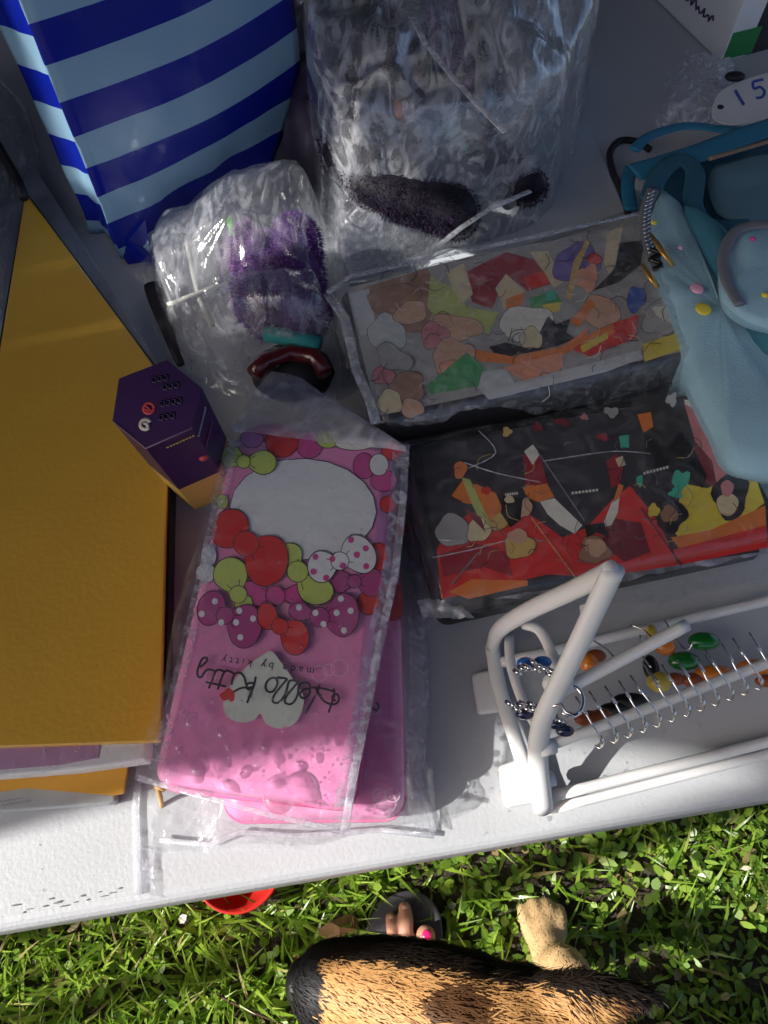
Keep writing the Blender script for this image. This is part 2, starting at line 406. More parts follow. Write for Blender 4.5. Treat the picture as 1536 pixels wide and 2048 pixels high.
b = MB(); b.tube([(XC, sline(0.068, XC), 1.87), (XC, sline(0.064, XC), 2.0), (XC, sline(0.055, XC), CZ-0.02)], 0.011, 8, flat=0.3); b.build('added_tie_strap', M['canvas'], gz, True)  # unseen strap, added to cast a narrow shadow on the pink case

# ------------------------------------------------------------------ shared builders for the goods
def drops(name, spots, parent, flat=0.55, seg=9, rings=3):
    """low water beads; spots = (x, y, z, r)"""
    b = MB()
    for x, y, z, r in spots:
        V = []; st = rnd.uniform(0.85, 1.2); an = rnd.uniform(0, 3.14)
        for j in range(rings):
            t = j/rings*math.pi/2*0.98
            for i in range(seg):
                q = 2*math.pi*i/seg
                ex, ey = r*math.cos(t)*math.cos(q)*st, r*math.cos(t)*math.sin(q)/st
                V.append((x+ex*math.cos(an)-ey*math.sin(an), y+ex*math.sin(an)+ey*math.cos(an), z+r*flat*math.sin(t)))
        V.append((x, y, z+r*flat)); L_ = len(V)-1
        Fc = [(j*seg+i, j*seg+(i+1) % seg, (j+1)*seg+(i+1) % seg, (j+1)*seg+i) for j in range(rings-1) for i in range(seg)]
        Fc += [((rings-1)*seg+i, (rings-1)*seg+(i+1) % seg, L_) for i in range(seg)]
        b.add(V, Fc)
    o = b.build(name, M['drop'], parent, True)
    o['kind'] = 'stuff'
    return o

def inside(p, poly):
    c = False; n = len(poly)
    for i in range(n):
        a, d = poly[i], poly[i-1]
        if (a[1] > p[1]) != (d[1] > p[1]) and p[0] < (d[0]-a[0])*(p[1]-a[1])/(d[1]-a[1])+a[0]: c = not c
    return c

def scatter(poly, n, z, rr, power=2.5):
    """random bead spots inside a world xy polygon; z number or function"""
    xs = [p[0] for p in poly]; ys = [p[1] for p in poly]; out = []
    while len(out) < n:
        x, y = rnd.uniform(min(xs), max(xs)), rnd.uniform(min(ys), max(ys))
        if inside((x, y), poly):
            out.append((x, y, z(x, y) if callable(z) else z, rr[0]+(rr[1]-rr[0])*rnd.random()**power))
    return out

class Rect:
    """a level rectangle fitted to four photograph corners (back-left, back-right, front-right, front-left)"""
    def __init__(s, px, z, L=None, W=None):
        P = [at(u, v, z) for u, v in px]
        s.c = sum(P, Vector())/4; s.z = z
        lx = ((P[1]-P[0])+(P[2]-P[3]))/2; ly = ((P[0]-P[3])+(P[1]-P[2]))/2
        if lx.length >= ly.length: s.ux = lx.normalized(); s.uy = Vector((-s.ux.y, s.ux.x, 0))
        else: s.uy = ly.normalized(); s.ux = Vector((s.uy.y, -s.uy.x, 0))
        s.a = (L or lx.length)/2; s.b = (W or ly.length)/2
    def p(s, x, y, z=None):
        v = s.c+s.ux*x+s.uy*y; v.z = s.z if z is None else z; return v
    def dist(s, x, y):
        d = Vector((x, y, 0))-s.c; qx = abs(d.dot(s.ux))-s.a; qy = abs(d.dot(s.uy))-s.b
        return math.hypot(max(qx, 0), max(qy, 0))+min(max(qx, qy), 0)

def rounded(rect, inset, r, seg=6):
    a, bb = rect.a-inset, rect.b-inset; r = max(r-inset*0.5, 0.001); out = []
    for cx, cy, st in ((a-r, bb-r, 0), (-a+r, bb-r, 90), (-a+r, -bb+r, 180), (a-r, -bb+r, 270)):
        for k in range(seg+1):
            q = R(st+90*k/seg); out.append((cx+r*math.cos(q), cy+r*math.sin(q)))
    return out

def case_body(name, rect, z0, z1, r, mat, parent, edge=0.006):
    prof = [(edge, z0), (edge*0.3, z0+edge*0.3), (0, z0+edge), (0, z1-edge), (edge*0.3, z1-edge*0.3), (edge, z1)]
    V = []; n = None
    for ins, z in prof:
        o = rounded(rect, ins, r); n = len(o); V += [rect.p(x, y, z) for x, y in o]
    Fc = [(j*n+i, j*n+(i+1) % n, (j+1)*n+(i+1) % n, (j+1)*n+i) for j in range(len(prof)-1) for i in range(n)]
    Fc += [tuple(range(n-1, -1, -1)), tuple((len(prof)-1)*n+i for i in range(n))]
    ob = mk(name, V, Fc, mat, parent)
    for i, p in enumerate(ob.data.polygons): p.use_smooth = i < (len(prof)-1)*n
    return ob

def zip_band(rect, z, mat, parent, r, h=0.004, out=0.0012):
    o = rounded(rect, -out, r); V = [rect.p(x, y, z-h/2) for x, y in o]+[rect.p(x, y, z+h/2) for x, y in o]; n = len(o)
    o2 = rounded(rect, out*2, r); V += [rect.p(x, y, z-h/2) for x, y in o2]+[rect.p(x, y, z+h/2) for x, y in o2]
    Fc = [(i, (i+1) % n, n+(i+1) % n, n+i) for i in range(n)]+[(n+i, n+(i+1) % n, 3*n+(i+1) % n, 3*n+i) for i in range(n)]+[(i, 2*n+i, 2*n+(i+1) % n, (i+1) % n) for i in range(n)]
    return mk('zip', V, Fc, mat, parent)

class Print:
    """flat ink shapes laid on a level top, traced at their real size, each a hair above the one below"""
    def __init__(s, z): s.z = z; s.b = MB(); s.mats = []; s.k = 0
    def mi(s, mat):
        if mat not in s.mats: s.mats.append(mat)
        return s.mats.index(mat)
    def poly(s, px, mat, curve=False, dz=0.00002):
        if curve: px = smooth_closed(px, 4)
        s.k += 1; z = s.z+s.k*dz
        V = ccw([tuple(at(u, v, z)) for u, v in px])
        s.b.add(V, [tuple(range(len(V)))], s.mi(mat))
    def ell(s, u, v, ru, rv, mat, rot=0, line=None, lw=3, n=20, wob=0.0):
        def ring(k):
            out = []
            for i in range(n):
                q = 2*math.pi*i/n; f = 1+wob*math.sin(3*q+u)+wob*0.6*math.sin(5*q+v)
                x, y = (ru+k)*f*math.cos(q), (rv+k)*f*math.sin(q)
                out.append((u+x*math.cos(rot)-y*math.sin(rot), v+x*math.sin(rot)+y*math.cos(rot)))
            return out
        if line: s.poly(ring(lw), line)
        s.poly(ring(0), mat)
    def stroke(s, pts, wd, mat, curve=True):
        if curve: pts = smooth_open(pts, 6)
        s.k += 1; z = s.z+s.k*0.00002; V = []
        P = [Vector(p[:2]) for p in pts]
        for i, p in enumerate(P):
            d = P[min(i+1, len(P)-1)]-P[max(i-1, 0)]
            if d.length < 1e-6: d = Vector((1, 0))
            d.normalize(); nn = Vector((-d.y, d.x))*wd/2
            V += [at(*(p+nn), z), at(*(p-nn), z)]
        s.b.add(V, [(2*i, 2*i+1, 2*i+3, 2*i+2) for i in range(len(P)-1)], s.mi(mat))
    def build(s, parent, name='print'):
        o = s.b.build(name, s.mats, parent)
        # every inked face looks up
        bm = bmesh.new(); bm.from_mesh(o.data)
        for f in bm.faces:
            if f.normal.z < 0: f.normal_flip()
        bmesh.ops.triangulate(bm, faces=[f for f in bm.faces if len(f.verts) > 4])
        bm.to_mesh(o.data); bm.free(); o['kind'] = 'stuff'
        return o

def drape(name, corners, nx, ny, h, mat, parent, amp=0.0015, freq=40, seed=0.0, edge_wob=0.004):
    """a sheet of film lying over goods; corners are world points (back-left, back-right, front-right, front-left)"""
    P = [Vector(c) for c in corners]; V = []
    for j in range(ny+1):
        for i in range(nx+1):
            s, t = i/nx, j/ny
            p = (P[0]*(1-s)+P[1]*s)*(1-t)+(P[3]*(1-s)+P[2]*s)*t
            e = min(s, 1-s, t, 1-t)
            k = max(0, 1-e*8)*edge_wob
            p.x += k*fbm(p.x*30+seed, p.y*30, 1.3); p.y += k*fbm(p.x*30+seed, p.y*30, 7.7)
            z = h(p.x, p.y)
            ridg = 1-abs(fbm(p.x*freq+seed, p.y*freq, 0.5, 2))
            p.z = z+amp*(fbm(p.x*freq*1.3+seed, p.y*freq*1.3, 2.2)+1.0)*0.5+amp*1.2*max(0, ridg-0.72)*3
            V.append(p)
    n = nx+1
    Fc = [(j*n+i, (j+1)*n+i, (j+1)*n+i+1, j*n+i+1) for j in range(ny) for i in range(nx)]
    return mk(name, V, Fc, mat, parent, True)

def over(rect, top, base, run=0.016):
    def h(x, y):
        d = rect.dist(x, y)
        if d <= -0.002: return top
        t = min(1, max(0, (d+0.002)/run)); t = t*t*(3-2*t)
        return top*(1-t)+base*t
    return h

def seam(pts, wd, parent, mat=None, z_off=0.0015):
    """a folded, heat-sealed edge of film"""
    b = MB(); b.tube([Vector(p)+Vector((0, 0, z_off)) for p in pts], wd/2, 8, flat=0.25)
    return b.build('seam', mat or M['seam'], parent, True)

def text_mesh(body, size, loc, ux, uy, mat, parent, shear=0.0, name='lettering', center=True, thick=0.0002):
    """text laid on a level surface; ux is the reading direction, uy the way up of the letters"""
    cu = bpy.data.curves.new('t', 'FONT'); cu.body = body; cu.size = size; cu.shear = shear; cu.extrude = thick
    if center: cu.align_x = 'CENTER'; cu.align_y = 'CENTER'
    o = bpy.data.objects.new('t', cu); C.objects.link(o)
    dg = bpy.context.evaluated_depsgraph_get(); me = bpy.data.meshes.new_from_object(o.evaluated_get(dg))
    C.objects.unlink(o); bpy.data.objects.remove(o)
    ux = Vector(ux).normalized(); uy = Vector(uy).normalized(); uz = ux.cross(uy)
    V = [Vector(loc)+ux*v.co.x+uy*v.co.y+uz*v.co.z for v in me.vertices]
    Fc = [tuple(p.vertices) for p in me.polygons]
    bpy.data.meshes.remove(me)
    return mk(name, V, Fc, mat, parent)

def organic(name, b, mat, parent, vox, it=6, fac=0.5):
    """weld overlapping forms into one continuous skin"""
    me = bpy.data.meshes.new('tmp'); me.from_pydata(b.V, [], b.F); o = bpy.data.objects.new('tmp', me); C.objects.link(o)
    r = o.modifiers.new('r', 'REMESH'); r.mode = 'VOXEL'; r.voxel_size = vox
    s_ = o.modifiers.new('s', 'SMOOTH'); s_.iterations = it; s_.factor = fac
    dg = bpy.context.evaluated_depsgraph_get(); m2 = bpy.data.meshes.new_from_object(o.evaluated_get(dg))
    V = [v.co.copy() for v in m2.vertices]; Fc = [tuple(p.vertices) for p in m2.polygons]
    C.objects.unlink(o); bpy.data.objects.remove(o); bpy.data.meshes.remove(me); bpy.data.meshes.remove(m2)
    return mk(name, V, Fc, mat, parent, True)
def limb(b, pts, n=14):
    """tapered limb through (x, y, z, r)"""
    P = smooth_open([tuple(p) for p in pts], 5); b.tube([p[:3] for p in P], [p[3] for p in P], n)
    b.ball(P[0][:3], P[0][3], 12, 8); b.ball(P[-1][:3], P[-1][3], 12, 8)

def ink(name, c, rough=0.5): return pm('ink_'+name, c, rough, coat=0.2)

# ------------------------------------------------------------------ pink pencil cases in clear sleeves
I = {k: ink(k, tuple(min(0.85, c*(1.0 if k in ('white', 'red', 'green', 'magenta', 'plum', 'violet', 'outline', 'greyheart', 'blush', 'palepink', 'black', 'char', 'steel') else 1.35)) for c in v)) for k, v in dict(
    white=(0.72, 0.73, 0.74), red=(0.62, 0.035, 0.035), green=(0.50, 0.60, 0.13), magenta=(0.60, 0.07, 0.28), plum=(0.42, 0.06, 0.22),
    violet=(0.52, 0.20, 0.48), outline=(0.035, 0.025, 0.035), greyheart=(0.62, 0.66, 0.58), blush=(0.78, 0.42, 0.58), palepink=(0.82, 0.52, 0.66),
    cream=(0.55, 0.46, 0.28), skin=(0.50, 0.30, 0.19), brown=(0.26, 0.14, 0.08), orange=(0.60, 0.17, 0.035), dkred=(0.27, 0.02, 0.03), bred=(0.55, 0.03, 0.025),
    lime=(0.40, 0.44, 0.13), leaf=(0.06, 0.27, 0.09), yellow=(0.58, 0.46, 0.05), black=(0.012, 0.011, 0.014), purple=(0.14, 0.10, 0.30), blue=(0.03, 0.09, 0.34),
    grey=(0.30, 0.29, 0.27), pale=(0.58, 0.56, 0.48), teal=(0.05, 0.38, 0.26), rose=(0.48, 0.17, 0.18), char=(0.05, 0.045, 0.05), salmon=(0.62, 0.27, 0.16), mist=(0.42, 0.43, 0.42),
    steel=(0.22, 0.22, 0.24), maroon=(0.16, 0.02, 0.03), gold=(0.50, 0.34, 0.10)).items()}

def pc(x, y): return (250+x/2.363, 720+y/2.363)         # crop used for tracing
def pc2(x, y): return (250+x/2.363, 1200+y/2.363)
def pl(x, y): return (330+x/3.938, 1280+y/3.938)

# lower case, part hidden
Z_LOW = 0.772
lowc = Rect([(492, 905), (806, 930), (796, 1640), (455, 1632)], Z_LOW)
lo = empty('pencil_case', (lowc.c.x, lowc.c.y, TZ))
tag(lo, 'plain lower pink pencil case, mostly hidden under the bow-printed one', 'pencil case', 'pink pencil cases in clear sleeves')
case_body('shell', lowc, TZ+0.0035, Z_LOW, 0.012, M['pink'], lo, 0.007)
zip_band(lowc, TZ+0.018, M['hotpink'], lo, 0.012)
pr = Print(Z_LOW+0.0002)
for u, v, r in ((735, 1270, 13), (790, 1250, 11), (770, 1605, 22), (785, 1590, 14), (758, 1590, 13), (748, 1420, 10)):
    pts = [(u+r*math.cos(q/10*math.pi), v+r*math.sin(q/10*math.pi)) for q in range(21)]
    pr.stroke(pts, 2.2, I['palepink'], False)
pr.poly([(735, 1020), (800, 1010), (806, 1075), (745, 1085)], I['red'], True)
pr.poly([(760, 1180), (800, 1170), (804, 1235), (765, 1235)], I['red'], True)
pr.stroke([(752, 1405), (757, 1412), (753, 1421), (746, 1416)], 4, I['outline'])
pr.build(lo)
hl = over(lowc, Z_LOW+0.0022, TZ+0.0015, 0.02)
sl = [at(478, 900, TZ), at(836, 1090, TZ), at(868, 1668, TZ), at(276, 1712, TZ)]
lsl = empty('plastic_sleeve', (lowc.c.x, lowc.c.y, TZ))
tag(lsl, 'loose clear plastic sleeve round the lower pink case, its empty corner reaching the table edge', 'plastic sleeve', 'clear plastic sleeves')
drape('sheet', sl, 60, 70, hl, M['film'], lsl, 0.0016, 38, 2.0)
seam([at(u, v, TZ+0.001) for u, v in ((277, 1560), (273, 1620), (276, 1700), (279, 1790))], 0.0045, lsl)
seam([at(u, v, TZ+0.001) for u, v in ((836, 1120), (852, 1300), (853, 1420), (840, 1560), (868, 1668))], 0.003, lsl, M['film_milky'])
drape('corner_strip', [at(276, 1690, TZ), at(318, 1690, TZ), at(316, 1792, TZ), at(279, 1795, TZ)], 6, 14, lambda x, y: TZ+0.002, M['film_milky'], lsl, 0.001, 60, 4)
seam([at(u, v, TZ+0.003) for u, v in ((320, 1680), (420, 1690), (480, 1665), (600, 1672), (760, 1660), (868, 1672))], 0.003, lsl)

# upper case
Z_UP = 0.803
upc = Rect([(462, 858), (795, 895), (697, 1632), (312, 1548)], Z_UP)
up = empty('pencil_case', (upc.c.x, upc.c.y, Z_LOW))
tag(up, 'pink pencil case printed with red, green and dotted bows', 'pencil case', 'pink pencil cases in clear sleeves')
case_body('shell', upc, Z_LOW+0.0032, Z_UP, 0.010, M['pink'], up, 0.006)
zipo = zip_band(upc, Z_LOW+0.014, M['hotpink'], up, 0.010)
b = MB(); zp = upc.p(0.02, upc.b+0.004, Z_LOW+0.014); b.box(zp, (0.010, 0.006, 0.003), (upc.ux, upc.uy, EZ)); b.tube([zp, zp+upc.uy*0.006-upc.ux*0.014], [0.0018, 0.0025], 6)
b.build('zip_puller', M['hotpink'], zipo)
pr = Print(Z_UP+0.0002); O = I['outline']
def E_(x, y, rx, ry, m, rot=0.0, line=O, f=pc): pr.ell(*f(x, y), rx/2.363, ry/2.363, m, rot, line, 1.6)
# patterned border
for a in ((600, 372, 52, 42, 'violet'), (690, 330, 90, 26, 'magenta'), (872, 402, 62, 62, 'magenta'), (742, 385, 76, 74, 'red'), (958, 375, 52, 40, 'green'),
          (1085, 395, 90, 30, 'pale'), (1262, 432, 48, 40, 'red'), (1130, 500, 50, 60, 'magenta'), (1222, 570, 60, 50, 'magenta'), (1200, 495, 44, 50, 'white'),
          (1242, 682, 36, 38, 'red'), (460, 670, 26, 34, 'green')):
    E_(a[0], a[1], a[2], a[3], I[a[4]])
# plain white panel in the middle
E_(842, 705, 345, 238, I['white'], 0.04)
def bow(l1, l2, k, m, dots=None, dm='white'):
    """two loops drawn in towards a round knot"""
    for l in (l1, l2):
        kc = math.atan2(k[1]-l[1], k[0]-l[0])
        for gx, mt in ((4.5, O), (0, I[m])):
            pts = []
            for i in range(36):
                q = 2*math.pi*i/36; x, y = (l[2]+gx)*1.06*math.cos(q), (l[3]+gx)*1.06*math.sin(q)
                x, y = x*math.cos(l[4])-y*math.sin(l[4]), x*math.sin(l[4])+y*math.cos(l[4])
                wq = max(0.0, math.cos(math.atan2(y, x)-kc))**2*0.75; x += l[0]; y += l[1]
                pts.append(pc(x+(k[0]-x)*wq, y+(k[1]-y)*wq))
            pr.poly(pts, mt)
        for a_ in (-0.5, 0.45):
            dx, dy = l[0]-k[0], l[1]-k[1]; c_, s_ = math.cos(a_), math.sin(a_)
            pr.stroke([pc(k[0]+(dx*c_-dy*s_)*f, k[1]+(dx*s_+dy*c_)*f) for f in (0.3, 0.5, 0.72)], 1.5, O)
    E_(k[0], k[1], k[2]*0.9, k[2]*0.9, I[m])
    for d in (dots or []): pr.ell(*pc(*d), 14/2.363, 15/2.363, I[dm])
for a in ((1200, 930, 42, 66, 'red', 0), (1150, 1148, 52, 56, 'red', 0), (395, 925, 36, 50, 'white', 0), (382, 1006, 46, 46, 'white', 0)):
    E_(a[0], a[1], a[2], a[3], I[a[4]], a[5])
bow((1012, 1046, 50, 50, 0), (1162, 1050, 56, 62, 0), (1085, 1046, 34), 'plum')
bow((600, 1108, 66, 58, 0), (826, 1112, 66, 50, 0), (710, 1114, 50), 'magenta')
bow((500, 1015, 76, 76, 0.2), (560, 1150, 40, 40, 0), (535, 1108, 44), 'green')
bow((782, 922, 52, 52, 0), (900, 1090, 80, 60, 0.1), (816, 1000, 54), 'green')
bow((505, 458, 48, 46, 0), (650, 484, 60, 52, 0), (560, 480, 34), 'green')
bow((498, 800, 82, 90, 0.5), (668, 945, 96, 116, 0.15), (572, 868, 64), 'red')
bow((930, 976, 62, 70, 0), (1105, 918, 70, 90, -0.6), (1015, 950, 46), 'white', [(900, 930), (1068, 850), (1138, 890), (1095, 920), (980, 940), (950, 1030), (890, 1000), (1140, 975), (1030, 972)], 'magenta')
bow((410, 1175, 62, 78, 0.3), (565, 1256, 74, 98, 0.1), (472, 1208, 44), 'plum', [(425, 1140), (362, 1200), (605, 1222), (525, 1240), (545, 1310), (455, 1240), (540, 1185)])
bow((675, 1214, 44, 62, -0.2), (802, 1308, 62, 80, -0.1), (732, 1258, 42), 'red')
bow((826, 1188, 48, 38, 0.1), (1030, 1206, 70, 96, 0.1), (920, 1216, 50), 'plum', [(822, 1170), (1020, 1128), (1066, 1185), (1035, 1278), (900, 1195), (938, 1248), (1000, 1195)])
# heart, lettering
pr.poly([pl(*p) for p in ((845, 92), (925, 190), (1010, 310), (1085, 430), (1085, 540), (1020, 660), (905, 698), (800, 660), (750, 582), (700, 630), (600, 650), (500, 610), (460, 520), (480, 430), (560, 300), (680, 180), (790, 105))], I['greyheart'], True)
pr.poly([pl(*p) for p in ((500, 378), (545, 410), (545, 470), (520, 487), (495, 470), (465, 480), (440, 455), (430, 430), (470, 400))], I['red'], True)
S = lambda pts, wd=4.6: pr.stroke([pl(*p) for p in pts], wd, O)
S([(1330, 380), (1334, 430), (1312, 500), (1288, 572)])
S([(1305, 508), (1345, 502), (1370, 470), (1360, 432), (1330, 428), (1318, 460), (1345, 480)])
S([(1310, 508), (1255, 482), (1210, 425), (1190, 375)])
S([(1218, 350), (1190, 425), (1150, 500), (1105, 580)])
S([(1335, 406), (1260, 385), (1190, 375), (1140, 378), (1142, 412), (1112, 450), (1078, 456), (1062, 425), (1090, 392), (1138, 380), (1140, 352), (1108, 335), (1058, 352), (1045, 430), (1010, 492), (970, 506), (944, 484), (962, 436), (1022, 362), (1045, 330), (1010, 318), (975, 330), (950, 420), (908, 482), (870, 496), (846, 474), (870, 420), (938, 335), (960, 308), (920, 298), (880, 300), (885, 345), (855, 400), (815, 408), (792, 375), (805, 325), (845, 298), (880, 305)])
S([(715, 288), (702, 350), (672, 430), (645, 496)])
S([(695, 385), (660, 392), (640, 370), (655, 342), (690, 340), (700, 362), (670, 375), (600, 378), (538, 410)])
S([(640, 352), (622, 290), (590, 258), (552, 266), (532, 310), (524, 352)])
S([(548, 268), (500, 242), (470, 250), (445, 300), (415, 392)])
S([(470, 250), (430, 235), (400, 245), (375, 310), (345, 382)])
S([(320, 330), (400, 348), (482, 366)])
S([(400, 245), (350, 232), (318, 245), (285, 292), (258, 280), (258, 232), (292, 150), (328, 140), (326, 170), (275, 215)])
for u, v, r in ((1215, 265, 60), (1290, 235, 46), (1375, 220, 66)):
    pr.stroke([pl(u+r*math.cos(q/10*math.pi), v+r*math.sin(q/10*math.pi)) for q in range(21)], 1.6, I['palepink'], False)
pr.build(up)
t0, t1 = at(*pl(1118, 240), Z_UP+0.0035), at(*pl(505, 160), Z_UP+0.0035)
rd = (t1-t0); tu = Vector((rd.y, -rd.x, 0)); tu = tu if tu.dot(at(*pl(800, 300), Z_UP)-at(*pl(800, 200), Z_UP)) > 0 else -tu
text_mesh('m a d e   b y   k i t t y', 0.0058, (t0+t1)/2, rd, tu, I['outline'], up)
usl = empty('plastic_sleeve', (upc.c.x, upc.c.y, Z_LOW+0.003))
tag(usl, 'snug clear plastic sleeve with water beads over the bow-printed pink case', 'plastic sleeve', 'clear plastic sleeves')
hu = over(upc, Z_UP+0.0062, Z_UP-0.012, 0.022)
us = [at(452, 850, Z_UP), at(815, 888, Z_UP), at(690, 1665, Z_UP), at(278, 1556, Z_UP)]
drape('sheet', us, 50, 90, hu, M['film_thin'], usl, 0.0011, 34, 9.0)
zf = Z_UP+0.003
fl = [at(u, v, zf) for u, v in ((462, 862), (498, 800), (543, 744), (600, 756), (700, 822), (812, 892))]
b = MB()
for q in range(5):
    p0, p1 = fl[q], fl[q+1]
fp = [(462, 862), (480, 830), (498, 800), (520, 770), (543, 744), (572, 744), (604, 757), (650, 790), (700, 822), (760, 860), (812, 892)]
bp_ = [(462+35*i, 862+4.0*i) for i in range(11)]
V = []
for k in range(9):
    for i in range(11):
        u = fp[i][0]*(1-k/8)+bp_[i][0]*k/8; v = fp[i][1]*(1-k/8)+bp_[i][1]*k/8
        p = at(u, v, zf+0.004); p.z += 0.006*math.sin(k/8*math.pi)*0.5+0.003*fbm(u*0.02, v*0.02, 3); V.append(p)
mk('flap', V, [(k*11+i, k*11+i+1, (k+1)*11+i+1, (k+1)*11+i) for k in range(8) for i in range(10)], M['flap'], usl, True)
seam([at(u, v, Z_UP+0.004) for u, v in ((812, 892), (806, 1000), (790, 1150), (757, 1300), (728, 1450), (705, 1560), (690, 1662))], 0.0045, usl, M['film_milky'])
seam([at(u, v, Z_UP-0.004) for u, v in ((278, 1556), (470, 1612), (580, 1640), (690, 1664))], 0.003, usl, M['film_milky'])
def strip(pts, wd, dz, parent, mat):
    V = []
    for (u, v) in pts: V += [at(u-wd/2, v-2, dz+0.001*fbm(u*0.05, v*0.05, 1)), at(u+wd/2, v+2, dz-0.003)]
    return mk('side_fold', V, [(2*i, 2*i+1, 2*i+3, 2*i+2) for i in range(len(pts)-1)], mat, parent, True)
strip(smooth_open([(800, 905), (795, 1000), (778, 1150), (744, 1300), (715, 1450), (692, 1560), (678, 1655)], 6), 30, Z_UP+0.0075, usl, M['film_milky'])
strip(smooth_open([(826, 1120), (836, 1300), (836, 1420), (826, 1560), (850, 1668)], 6), 34, TZ+0.012, lsl, M['film_milky'])
strip(smooth_open([(470, 880), (440, 1000), (400, 1180), (352, 1380), (310, 1540)], 6), 26, Z_UP+0.004, usl, M['film_milky'])
zz = lambda x, y: hu(x, y)+0.0009
q4 = [tuple(at(u, v, Z_UP+0.006)[:2]) for u, v in ((300, 1545), (372, 1385), (712, 1385), (700, 1640))]
big = []
for u, v, r in ((400, 1535, 17), (345, 1550, 20), (415, 1580, 15), (560, 1588, 34), (450, 1550, 12), (385, 1440, 15), (448, 1465, 13), (535, 1490, 12), (518, 1525, 11), (565, 1538, 10),
                (640, 1490, 9), (600, 1522, 9), (515, 1575, 12), (360, 1490, 10), (460, 1495, 8), (490, 1510, 7), (620, 1470, 6), (570, 1460, 7), (665, 1560, 8), (690, 1398, 7), (430, 1400, 8), (500, 1390, 7)):
    p = at(u, v, Z_UP+0.006); big.append((p.x, p.y, zz(p.x, p.y), r*0.00027))
drops('water_beads', big+scatter(q4, 150, zz, (0.0005, 0.0020)), usl, 0.4, 20, 6)
q5 = [tuple(at(u, v, Z_UP+0.006)[:2]) for u, v in ((330, 1440), (470, 880), (800, 910), (730, 1440))]
drops('fine_water_beads', scatter(q5, 300, zz, (0.0004, 0.0015), 2.5)+scatter([tuple(at(u, v, Z_LOW)[:2]) for u, v in ((720, 1560), (795, 1560), (795, 1635), (710, 1635))], 18, lambda x, y: hl(x, y)+0.001, (0.0007, 0.0024)), usl, 0.5, 8, 3)

b = MB(); b.tube([at(u, v, Z_LOW-0.006-0.02*k) for k, (u, v) in enumerate(((316, 1575), (322, 1600), (327, 1640), (330, 1682)))], [0.0016, 0.0014, 0.0013, 0.0008], 7)
b.tube([at(310, 1572, Z_LOW-0.005), at(330, 1580, Z_LOW-0.005)], 0.0012, 6)
tag(b.build('twist_tie', pm('tan_tie', (0.55, 0.34, 0.12), 0.5), None, True), 'thin tan twist tie sticking down from the pink case sleeve', 'twist tie')

# ------------------------------------------------------------------ two dark picture cases in sleeves
def k1(x, y): return (620+x/1.786, 430+y/1.786)
def k2(x, y): return (780+x/2.032, 760+y/2.032)
Z1 = 0.800
r1 = Rect([(682, 592), (1300, 440), (1408, 720), (762, 838)], Z1)
c1 = empty('pencil_case', (r1.c.x, r1.c.y, TZ))
tag(c1, 'pencil case with crowded cream, red and green cartoon print in a wrinkled sleeve', 'pencil case', 'dark printed pencil cases')
case_body('shell', r1, TZ+0.003, Z1, 0.008, M['charcoal'], c1, 0.005)
zip_band(r1, TZ+0.03, M['black'], c1, 0.008)
pr = Print(Z1+0.0002)
def B1(m, *pts): pr.poly([k1(*p) for p in pts], I[m])
def L1(x, y, rx, ry, m, rot=0.0, wob=0.08, line='outline'): pr.ell(*k1(x, y), rx/1.786, ry/1.786, I[m], rot, I[line] if line else None, 1.2, 22, wob)
B1('grey', (130, 262), (600, 140), (1190, 30), (1330, 400), (1370, 480), (240, 720))
B1('brown', (190, 260), (420, 190), (470, 300), (400, 420), (230, 420))
B1('mist', (140, 280), (210, 262), (240, 420), (180, 430))
L1(300, 300, 95, 52, 'brown', -0.2); L1(275, 420, 70, 60, 'mist', 0.4, 0.12); L1(360, 350, 60, 40, 'skin', -0.3)
B1('lime', (430, 220), (512, 262), (560, 330), (672, 348), (640, 422), (480, 400), (420, 330))
B1('dkred', (556, 205), (700, 132), (800, 160), (866, 246), (780, 272), (700, 212), (650, 336), (578, 312))
B1('bred', (760, 222), (835, 200), (862, 242), (782, 268))
B1('cream', (488, 202), (550, 172), (582, 282), (545, 316), (510, 270)); B1('cream', (785, 132), (850, 128), (905, 238), (870, 262), (835, 200))
B1('cream', (662, 262), (700, 210), (768, 274), (695, 338)); B1('orange', (700, 300), (768, 274), (760, 320), (700, 336))
L1(955, 175, 85, 70, 'purple', -0.3, 0.1); L1(1015, 158, 26, 20, 'bred'); L1(990, 225, 40, 48, 'salmon', 0.4, 0.15)
B1('gold', (915, 300), (940, 170), (985, 90), (1000, 95), (960, 190), (935, 300))
B1('cream', (1060, 70), (1120, 30), (1100, 150), (1070, 220), (1050, 170))
B1('black', (1105, 100), (1195, 88), (1180, 180), (1105, 240), (1010, 272), (1090, 190))
B1('leaf', (780, 300), (870, 270), (900, 310), (850, 345), (790, 335)); B1('yellow', (830, 320), (900, 310), (890, 345), (840, 350)); B1('teal', (840, 275), (875, 270), (880, 300), (845, 305))
L1(525, 400, 92, 44, 'skin', 0.15, 0.1); L1(445, 430, 50, 46, 'rose', 0.2, 0.12)
L1(770, 385, 98, 60, 'pale', -0.15, 0.09); B1('black', (640, 470), (700, 455), (790, 480), (830, 400), (850, 360), (880, 390), (930, 370), (915, 420), (950, 440), (880, 470), (720, 505), (660, 500))
L1(790, 440, 40, 38, 'cream', 0.2, 0.12)
B1('orange', (582, 478), (720, 505), (900, 470), (1000, 400), (970, 470), (880, 510), (760, 535), (600, 522))
B1('salmon', (690, 545), (900, 490), (905, 540), (850, 590), (760, 590))
L1(510, 505, 75, 62, 'skin', -0.3, 0.12); L1(500, 545, 40, 26, 'salmon', -0.4, 0.1)
B1('leaf', (420, 606), (560, 490), (622, 545), (610, 610), (430, 640))
